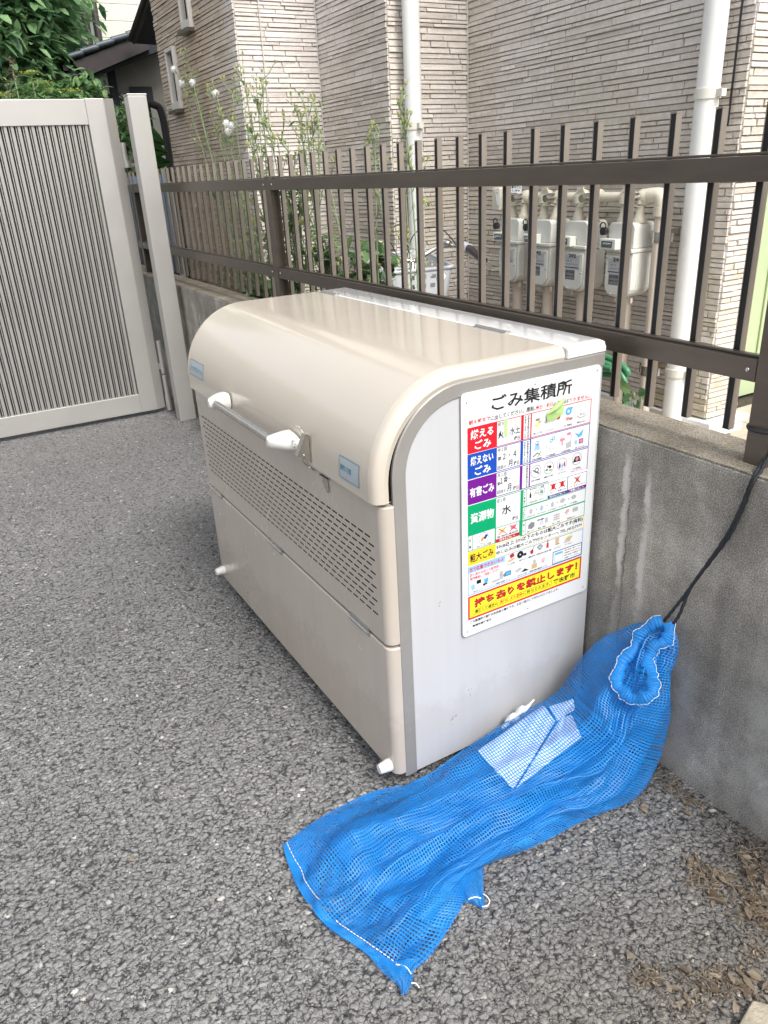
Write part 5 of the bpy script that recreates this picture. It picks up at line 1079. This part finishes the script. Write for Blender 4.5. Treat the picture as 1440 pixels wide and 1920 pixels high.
weed((-2.40, .88, .3), [T(488,190), T(505,240), T(520,262), T(478,262)], 'slim sow thistle just left of the middle fence post', .8, [], 4)
weed((-2.12, .90, .3), [T(556,198), T(573,200), T(596,212), T(566,240), T(585,235)], 'sow thistle with three forked flower stems against the white stone', .8, [], 5)
weed((-1.86, .95, .3), [T(528,255), T(602,270), T(540,290)], 'short leafy sow thistle right of the middle fence post', 1., [], 6)
weed((-1.62, .95, .3), [T(702,238), T(698,262)], 'single stalk weed left of the white drainpipe', .6, [], 7)
weed((-1.42, .95, .3), [T(751,225), T(762,232)], 'thin weed with dark buds standing before the white drainpipe', .3, [], 8)
weed((-2.75, .84, .4), [T(470,440), T(482,420), T(455,380), T(505,450)], 'drooping weed growing through the left fence bars', .8, [T(467,497)], 9)
def bush(center, size, n, name_lab, seed, lm='weedleaf', L=(.05, .10), gname='leafy weeds at the wall', name='leafy_weed'):
    rd = random.Random(seed); c = Vector(center); root = thing(name, name_lab, 'weed', (c.x, c.y, max(.2, c.z-size[2])), 0, gname); o0 = Vector(root.location); lf, st_ = MB(), MB()
    for _ in range(n):
        p = Vector((c.x+rd.gauss(0, size[0]*.45), c.y+rd.gauss(0, size[1]*.45), c.z+rd.uniform(-size[2], size[2])))-o0
        d = Vector((rd.uniform(-1, 1), rd.uniform(-1.2, .6), rd.uniform(-.3, .9))); l = rd.uniform(*L); lf.leaf(p, d, (0, 0, 1), l, l*rd.uniform(.45, .7), bend=.25)
        if rd.random() < .35: st_.tube([Vector((p.x*.3, p.y*.3, 0)), p*.6, p], .0022, 5)
    st_.tube([(0, 0, 0), (0, 0, size[2])], .004, 5); st_.build('stem', 'stem', root, smooth=True); lf.build('leaves', lm, root, tint=True); return root
bush((-2.10, .92, 1.03), (.16, .05, .16), 110, 'broad green leaves low behind the middle fence post', 21)
bush((-1.90, .98, 1.05), (.14, .06, .12), 80, 'dark green leaves behind the bars left of the bicycle basket', 22)
bush((-2.42, .90, 1.18), (.16, .04, .22), 120, 'tall mass of green leaves just left of the middle fence post', 27)
bush((-2.70, .87, 1.05), (.12, .03, .20), 70, 'sparser green leaves farther left of the middle fence post', 28, L=(.04, .08))
bush((-1.78, 1.02, 1.02), (.10, .05, .12), 55, 'pale broad leaves touching the bicycle basket', 23)
bush((-2.85, .84, .89), (.12, .03, .05), 60, 'low green leaves peeping over the wall top left of the bin', 24, L=(.04, .07))
bush((-2.45, .86, .90), (.14, .03, .05), 60, 'low green leaves over the wall behind the bin corner', 25, L=(.04, .07))
bush((-3.55, .84, .90), (.05, .02, .03), 18, 'tiny tuft of leaves on the wall beside the blue sheet', 26, L=(.03, .05))
# white four-petalled flower at the wall top
fl_ = thing('flowering_plant', 'small plant with one white four petalled flower at the wall top under the fence', 'plant', (-.13, .85, .2))
lf, st_, fw_ = MB(), MB(), MB(); FO = Vector((-.13, .85, .2))
for (px, py, dx, dz, l) in ((1180,728,-.6,.2,.042),(1172,722,-.5,.6,.038),(1186,742,-.3,-.2,.036),(1203,735,.8,.3,.038),(1209,740,.7,-.1,.034),(1196,752,.2,-.5,.034)):
    p = Vector(on(px, py, 1, .84))-FO; lf.leaf(p-Vector((dx, .1, dz))*l*.4, (dx, -.25, dz), (0, -1, .3), l, l*.7, bend=.1); st_.tube([(0, 0, 0), p*.7, p], .0016, 5)
c = Vector(on(1191, 746, 1, .825))-FO
for a in (20, 110, 200, 290): fw_.leaf(c, (math.cos(R(a)), -.2, math.sin(R(a))), (0, -1, 0), .020, .013, bend=0)
lf.build('leaves', 'weedleaf', fl_, tint=True); st_.build('stem', 'stem', fl_); fw_.build('petals', 'puff', fl_)
b = MB(); b.ball(c+Vector((0, -.006, .006)), .005, 8, (1, 1, 2.2)); b.build('spadix', 'bud', fl_, smooth=True)
# palm fronds by the neighbour's wall
pl_ = thing('palm', 'small fan palm with thin leaves beside the far corner of the stone house', 'palm', (-5.6, 1.25, .2)); PO = Vector((-5.6, 1.25, .2)); b = MB()
b.tube([(0, 0, 0), (.0, 0, 1.4)], .03, 8); b.build('trunk', 'bark', pl_); b = MB(); rd = random.Random(4)
for (px, py, a0) in ((318, 288, 165), (322, 305, 180), (312, 272, 150)):
    c = Vector(on(px, py, 0, -5.6))-PO
    for k in range(14):
        a = R(a0-38+k*5.5); d = Vector((rd.uniform(-.1, .1), math.cos(a), math.sin(a)*.6)); b.leaf(c, d, (1, 0, .2), rd.uniform(.22, .34), .016, bend=.1)
b.build('fronds', 'palm', pl_, tint=True)

# ------------------------------------------------------------------ trees and hedge beyond the gate
def tree(loc, blobs, nleaf, lab, lm, Ls, seed, name='tree', cat='tree', trunk_r=.07, limbs=True, droop=.6, wr=(.36, .46), group=None):
    rd = random.Random(seed); B = Vector(loc); root = thing(name, lab, cat, B, 0, group); tr_, lf = MB(), MB(); tw = sum(bl[3]**2 for bl in blobs)
    top = Vector(blobs[0][:3])-B
    if limbs:
        tr_.tube(smooth_path([Vector((0, 0, 0)), Vector((.05, 0, top.z*.35)), top*.75, top], 6), trunk_r, 9, rs=[trunk_r*(1-.7*i/18) for i in range(19)])
        for bl in blobs[1:]:
            c = Vector(bl[:3])-B; tr_.tube(smooth_path([top*rd.uniform(.3, .7), c*.6+top*.1, c], 5), trunk_r*.3, 6, rs=[trunk_r*.4*(1-.8*i/10) for i in range(11)])
        tr_.build('trunk', 'bark', root, smooth=True)
    for bl in blobs:
        c = Vector(bl[:3])-B; n = int(nleaf*bl[3]**2/tw)
        for _ in range(max(1, n//4)):
            d = Vector((rd.gauss(0, 1), rd.gauss(0, 1), rd.gauss(0, 1))).normalized(); p = c+d*bl[3]*rd.uniform(.45, 1.05); tt_ = rd.random()
            for _ in range(4):
                q = p+Vector((rd.gauss(0, .05), rd.gauss(0, .05), rd.gauss(0, .05))); dd = Vector((rd.uniform(-1, 1)+d.x*.6, rd.uniform(-1, 1)+d.y*.6, rd.uniform(-1, .5)*droop*1.4)); l = rd.uniform(*Ls)
                lf.leaf(q, dd, (rd.uniform(-.4, .4), rd.uniform(-.4, .4), 1), l, l*rd.uniform(*wr), tint=min(1, max(0, tt_+rd.uniform(-.3, .3))), bend=.2)
    lf.build('crown', lm, root, tint=True); return root
P8 = lambda px, py, x: on(px, py, 0, x)
bl = []; rd = random.Random(11)
for (px, py, x, r) in ((40, 20, -7.2, .42), (0, 60, -6.9, .42), (75, 50, -7.4, .30), (45, 95, -7.0, .32), (0, -60, -7.2, .6), (70, -30, -7.4, .32), (88, 120, -7.3, .22), (-60, 30, -7.0, .6), (30, 110, -6.9, .22), (105, 150, -7.3, .16)):
    c = P8(px, py, x); bl.append((*c, r))
tree((-7.3, .45, 0), bl, 5200, 'large leaved evergreen tree rising above the gate, nearer than the dense one', 'tree', (.12, .21), 12)
bl = [(*P8(px, py, x), r) for px, py, x, r in ((40, -90, -9.4, .8), (108, -40, -9.6, .28), (20, -20, -9.2, .9), (105, 50, -9.5, .26), (0, 120, -9, .8), (60, 80, -9.2, .55), (110, 100, -9.4, .2))]
tree((-9.3, .9, 0), bl, 3200, 'darker dense tree farther behind the large leaved tree', 'tree', (.12, .2), 13)
bl = []
for k in range(9): bl.append((-5.75+.0*k, -.95+k*.135, 2.00+.03*math.sin(k), .17))
for k in range(9): bl.append((-5.95, -.95+k*.14, 1.5, .28))
tree((-5.85, -.4, 0), bl, 5200, 'clipped bright green hedge showing over the gate top at left', 'hedge', (.022, .045), 14, name='hedge', cat='hedge', limbs=True, trunk_r=.03)
# tall shrubs with lime flower heads
for k, (px, py, lab) in enumerate(((58, 138, 'hydrangea shrub with the highest lime flower head above the gate'), (82, 158, 'hydrangea shrub with a lime head right of the highest one above the gate'), (88, 172, 'hydrangea shrub with a wide low lime flower head above the gate'), (12, 180, 'hydrangea shrub with a lime flower head at the left edge above the gate'), (134, 172, 'hydrangea shrub with a pale lime head beside the tiled eave'))):
    c = Vector(P8(px, py, -5.2)); B = Vector((c.x, c.y, 0)); root = thing('hydrangea', lab, 'shrub', B, 0, 'hydrangea shrubs beyond the gate'); rd = random.Random(40+k); lf, fl2, st_ = MB(), MB(), MB()
    c0 = c-B; st_.tube([(0, 0, 0), c0*.5, c0], .006, 6)
    for _ in range(90): fl2.leaf(c0+Vector((rd.gauss(0, .03), rd.gauss(0, .035), rd.uniform(-.006, .016))), (rd.uniform(-1, 1), rd.uniform(-1, 1), rd.uniform(.1, .8)), (0, 0, 1), .016, .012)
    for _ in range(44):
        h = rd.uniform(-.34, -.02); d = Vector((rd.uniform(-1, 1), rd.uniform(-1, 1), rd.uniform(-.25, .45))); p = c0+Vector((rd.gauss(0, .05), rd.gauss(0, .06), h)); l = rd.uniform(.08, .15); lf.leaf(p, d, (0, 0, 1), l, l*.45, bend=.3)
    st_.build('stem', 'stem', root); lf.build('leaves', 'shrub', root, tint=True); fl2.build('flower_head', 'limeflower', root, tint=True)
for k, (px, py, lab) in enumerate(((24, 132, 'upper brown dried flower plume above the gate'), (18, 178, 'lower brown dried flower plume above the gate'))):
    c = Vector(P8(px, py, -5.1)); B = Vector((c.x, c.y, 0)); root = thing('dried_plume', lab, 'plant', B, 0, 'dried flower plumes beyond the gate'); rd = random.Random(60+k); b = MB(); c0 = c-B
    for _ in range(150):
        f = rd.random(); b.leaf(c0+Vector((rd.gauss(0, .028*(1-f*.8)), rd.gauss(0, .028*(1-f*.8)), -.08+f*.16)), (rd.uniform(-1, 1), rd.uniform(-1, 1), rd.uniform(0, 1)), (0, 0, 1), .014, .008)
    b.build('plume', 'dry', root, tint=True); b = MB(); b.tube([(0, 0, 0), c0], .004, 5); b.build('stem', 'stem', root)
bl = [(*P8(px, py, -6.0), r) for px, py, r in ((165, 178, .13), (100, 185, .13), (60, 185, .12), (150, 205, .2), (235, 260, .12), (215, 290, .12), (232, 330, .12), (226, 220, .10))]
tree((-6.0, 1.0, 0), bl, 1500, 'mixed green shrub filling the gap between gate and neighbour eave', 'shrub', (.06, .12), 15, name='garden_shrub', cat='shrub', trunk_r=.02)

# ------------------------------------------------------------------ neighbour's house with tiled eave
NX = -7.0
nh = thing('neighbour_house', 'old neighbour house with slate blue tiled eave and dark brown boards', 'house', (NX, 1.6, 0)); NHO = Vector((NX, 1.6, 0))
def L2(P): return [tuple(Vector(p)-NHO) for p in P]
eA = Vector((NX, .80, 2.50)); eB = Vector((NX, 1.47, 2.725)); dirr = (eB-eA).normalized(); up_ = Vector((0, -dirr.z, dirr.y))
b = MB()
for k in range(5):   # roof tiles along the verge, stepped, each with a rolled edge
    a = eA+dirr*(.155*k)+up_*.0; c = eA+dirr*(.155*k+.17)
    q = [a+up_*.012, a+up_*.055, c+up_*.043, c+up_*.0]
    b.add([tuple(v-NHO) for v in q]+[tuple(v-NHO+Vector((-1.8, 0, 0))) for v in q], [(0, 1, 2, 3), (7, 6, 5, 4), (0, 4, 5, 1), (1, 5, 6, 2), (2, 6, 7, 3), (3, 7, 4, 0)])
    b.tube([tuple(a+up_*.040-NHO+Vector((.012, 0, 0))), tuple(c+up_*.028-NHO+Vector((.012, 0, 0)))], .024, 10)
b.build('roof', 'rooftile', nh, smooth=True, smang=40)
b = MB(); q = [eA+dirr*.05-up_*.01, eA+dirr*.78-up_*.01, eA+dirr*.78-up_*.13, eA+dirr*.10-up_*.15]; b.add([tuple(v-NHO+Vector((-.01, 0, 0))) for v in q]+[tuple(v-NHO+Vector((-.05, 0, 0))) for v in q], [(3, 2, 1, 0), (4, 5, 6, 7), (0, 1, 5, 4), (2, 3, 7, 6), (1, 2, 6, 5), (3, 0, 4, 7)])
b.build('bargeboard', 'brown', nh)
b = MB(); b.prism([(.80-1.6, 2.44), (1.8-1.6, 2.74), (1.8-1.6, 2.66), (.92-1.6, 2.36)], 0, -1.8, -.06); b.build('soffit', 'soffit', nh)
b = MB(); b.box((-1.8, .755-1.6, 2.435), (.02, .80-1.6, 2.48)); b.tube([(.0, .80-1.6, 2.40), (-.4, .82-1.6, 2.33), (-.6, 1.2-1.6, 2.27), (-.62, 1.55-1.6, 2.22)], .02, 8); b.build('gutter', 'brown', nh, smooth=True, smang=40)
# steep verge of the upper roof coming forward, with its dark underside
v0 = Vector(on(244, 74, 0, -6.9)); v1 = Vector(on(281, -30, 0, -5.3))
b = MB(); b.tube([tuple(v0-NHO), tuple(v1-NHO)], .022, 10); b.tube([tuple(v0-NHO+Vector((0, .03, -.02))), tuple(v1-NHO+Vector((0, .03, -.02)))], .018, 8); b.build('upper_gutter', 'brown', nh, smooth=True)
s0 = v0+Vector((0, .02, -.03)); s1 = v1+Vector((0, .02, -.03)); w0, w1 = Vector((-6.9, 2.6, 2.60)), Vector((-5.3, 2.6, 2.75)); b = MB(); b.add([tuple(p-NHO) for p in (s0, s1, w1, w0)]+[tuple(p-NHO+Vector((0, 0, .03))) for p in (s0, s1, w1, w0)], [(0, 1, 2, 3), (7, 6, 5, 4), (0, 4, 5, 1), (2, 6, 7, 3)]); b.build('upper_soffit', 'soffit', nh)
wx = -7.35; yb0 = on(214, 160, 0, wx)[1]; b = MB(); b.prism([(yb0-1.6, 0), (1.6, 0), (1.6, 3.0), (.30, 2.72), (yb0-1.6, 2.50)], 0, wx-.2-NX, wx-NX); b.build('wall', 'nbwall', nh)
for i in range(6): pass
y0, z0 = on(241, 163, 0, wx)[1:]; y1 = on(283, 163, 0, wx)[1]
b = MB(); b.box((wx-NX+.001, y0-1.6, .2), (wx-NX+.03, y1-1.6, z0)); b.build('door', 'soffit', nh)
yc = on(292, 230, 0, wx)[1]; b = MB(); b.box((wx-NX+.031, yc-1.6-.04, .2), (wx-NX+.05, yc-1.6+.06, z0-.18)); b.build('door_jamb', 'siding', nh)
b = MB(); b.tube(smooth_path([tuple(Vector(on(px, py, 0, -7.2))-NHO) for px, py in ((225, 180), (262, 190), (292, 198), (302, 210), (312, 260), (322, 340))], 6), .034, 12); b.build('drainpipe', 'brown', nh, smooth=True)
b = MB(); b.box((wx-NX-.02, yb0-1.6-.05, 0), (wx-NX+.04, yb0-1.6+.02, 2.6)); b.build('corner_post', 'soffit', nh)
# cream siding house farther back, with dark pipes
ch = thing('siding_house', 'cream clapboard house rising behind the tiled eave', 'house', (-10.5, 3.0, 0)); CO = Vector((-10.5, 3.0, 0))
ya = on(186, 60, 0, -10.5)[1]; b = MB(); z = 0
while z < 6:
    b.add([(-.0, ya-3, z), (0, 4, z), (.0-.0, 4, z+.182), (-.018, ya-3, z+.182)], [(0, 1, 2, 3)]); b.box((-.03, ya-3, z), (.003, 4, z+.186)); z += .19
b.box((-3, ya-3+.01, 0), (-.03, 4, 6)); b.build('wall', 'siding', ch, bevel=.003)
b = MB()
for yo_ in (.55, 1.35, 2.15): b.box((.0032, ya-3+yo_, 0), (.0045, ya-3+yo_+.008, 6))
b.build('board_joint', 'frame', ch)
for px, r_ in ((180, .045), (160, .05), (147, .03)):
    yy = on(px, 40, 0, -10.3)[1]-3; b = MB(); b.tube([(.2, yy, 0), (.2, yy, 6)], r_, 10); b.build('drainpipe', 'brown', ch, smooth=True)
b = MB(); yy = on(150, 90, 0, -10.3)[1]-3; b.box((.1, yy-.05, 2.55), (.3, ya-3, 2.62)); b.build('ledge', 'brown', ch)

# ------------------------------------------------------------------ litter on the asphalt
def litter(name, pts, lab, cat, seed, n, L, z=.006, m='dry', stringy=False):
    rd = random.Random(seed); b = MB(); c = Vector(on(*pts[0], 2, 0))
    for _ in range(n):
        px, py, sx, sy = rd.choice(pts) if len(pts[0]) > 2 else (*rd.choice(pts), 4, 4); p = Vector(on(px+rd.gauss(0, sx), py+rd.gauss(0, sy), 2, 0))-c; p.z = z+rd.uniform(-.002, .006)
        d = Vector((rd.uniform(-1, 1), rd.uniform(-1, 1), rd.uniform(-.15, .25))); l = rd.uniform(*L)
        if stringy: b.tube([p, p+d*l*.5+Vector((0, 0, .003)), p+d*l+Vector((rd.uniform(-.01, .01), 0, 0))], .0009, 4, cap=False)
        else: b.leaf(p, d, (0, 0, 1), l, l*rd.uniform(.3, .6), bend=.2)
    o = b.build(name, m, None, loc=c, tint=True); return o
def litter2(name, pts, seed, n, L, **k): return litter(name, pts, None, None, seed, n, L, **k)
_c = on
def litter(name, pts, lab, cat, seed, n, L, z=.006, m='dry', stringy=False):
    rd = random.Random(seed); b = MB(); c = Vector(on(pts[0][0], pts[0][1], 2, 0))
    for _ in range(n):
        px, py, sx, sy = rd.choice(pts); p = Vector(on(px+rd.gauss(0, sx), py+rd.gauss(0, sy), 2, 0))-c; p.z = z+rd.uniform(-.002, .006)
        d = Vector((rd.uniform(-1, 1), rd.uniform(-1, 1), rd.uniform(-.15, .25))); l = rd.uniform(*L)
        if stringy: b.tube([p, p+d*l*.5+Vector((0, 0, .003)), p+d*l+Vector((rd.uniform(-.01, .01), 0, 0))], .0009, 4, cap=False)
        else: b.leaf(p, d, (0, 0, 1), l, l*rd.uniform(.3, .6), bend=.2)
    return b.build(name, m, None, loc=c, tint=True)
o = litter('dry_debris', [(1330,1650,22,18),(1370,1670,18,18),(1410,1710,20,20),(1430,1650,12,20),(1300,1620,10,8),(1340,1830,30,14),(1380,1850,30,16),(1290,1890,25,14),(1215,1835,14,12),(1420,1790,20,14)], 0, 0, 5, 950, (.003, .010)); o['kind'] = 'stuff'
o = litter('dry_straw', [(1330,1660,22,16),(1400,1690,20,22),(1425,1740,14,20),(1218,1838,14,12),(1350,1840,40,16),(1260,1480,10,14),(1295,1510,14,8),(1400,1600,20,20)], 0, 0, 6, 260, (.012, .040), stringy=True); o['kind'] = 'stuff'
o = litter('dry_leaf_litter', [(1340,1650,20,14),(1395,1690,18,16),(1425,1720,12,14),(1340,1850,40,16),(1400,1860,25,18),(1420,1640,12,18)], 0, 0, 9, 110, (.014, .034)); o['kind'] = 'stuff'
for k, (px, py, l, a, lab) in enumerate(((1198,1514,.028,20,'curled dry leaf on the asphalt just below the net bag'), (1283,1508,.028,120,'dry leaf on the asphalt at the foot of the wall'), (1296,1530,.03,170,'broad dry leaf lying just below another at the wall foot'), (240,1612,.018,60,'single reddish dry leaf on the open asphalt'), (285,1021,.035,200,'small green leaf on the asphalt left of the bin'), (1176,1798,.022,100,'small brown leaf on the asphalt near the bottom right'))):
    p = Vector(on(px, py, 2, .004)); b = MB(); b.leaf((0, 0, 0), (math.cos(R(a)), math.sin(R(a)), .15), (0, .3, 1), l, l*.6, tint=.8, bend=.35); b.leaf((0, .004, .002), (math.cos(R(a+40)), math.sin(R(a+40)), .2), (.3, 0, 1), l*.7, l*.35, tint=.5, bend=.3)
    o = b.build('dry_leaf' if k != 4 else 'green_leaf', 'dry' if k != 4 else 'weedleaf', None, loc=p, tint=True); tag(o, lab, 'leaf')
p = Vector(on(590, 1706, 2, .02)); b = MB()
for a, l in ((60, .04), (110, .025), (200, .03), (35, .03)): b.leaf((0, 0, 0), (math.cos(R(a)), math.sin(R(a)), .25), (0, .3, 1), l, l*.35, tint=.9, bend=.4)
o = b.build('dry_leaf', 'dry', None, loc=p, tint=True); tag(o, 'curled dry leaf caught on the hem of the blue net bag', 'leaf')
# loose chippings on the asphalt
b = MB(); rd = random.Random(8)
for _ in range(1500):
    px, py = rd.uniform(-40, 1440), rd.uniform(900, 1930); q = on(px, py, 2, 0)
    if q[1] > .60 or (-1.36 < q[0] < .02 and q[1] > -.05) or q[0] > .8: continue
    r_ = rd.choice([.0015, .002, .002, .003, .004]); cs3 = []
    b.add([(q[0]+r_*sx*rd.uniform(.6, 1.1), q[1]+r_*sy*rd.uniform(.6, 1.1), z_) for z_ in (0, r_*.8) for sx, sy in ((-1, -1), (1, -1), (1, 1), (-1, 1))], [(4, 5, 6, 7), (0, 1, 5, 4), (1, 2, 6, 5), (2, 3, 7, 6), (3, 0, 4, 7)])
cm_ = leaf_mat('chipping', (.16, .155, .15), (.42, .40, .37)); M['chip'] = cm_; o = b.build('loose_chippings', 'chip', None, tint=True); o['kind'] = 'stuff'
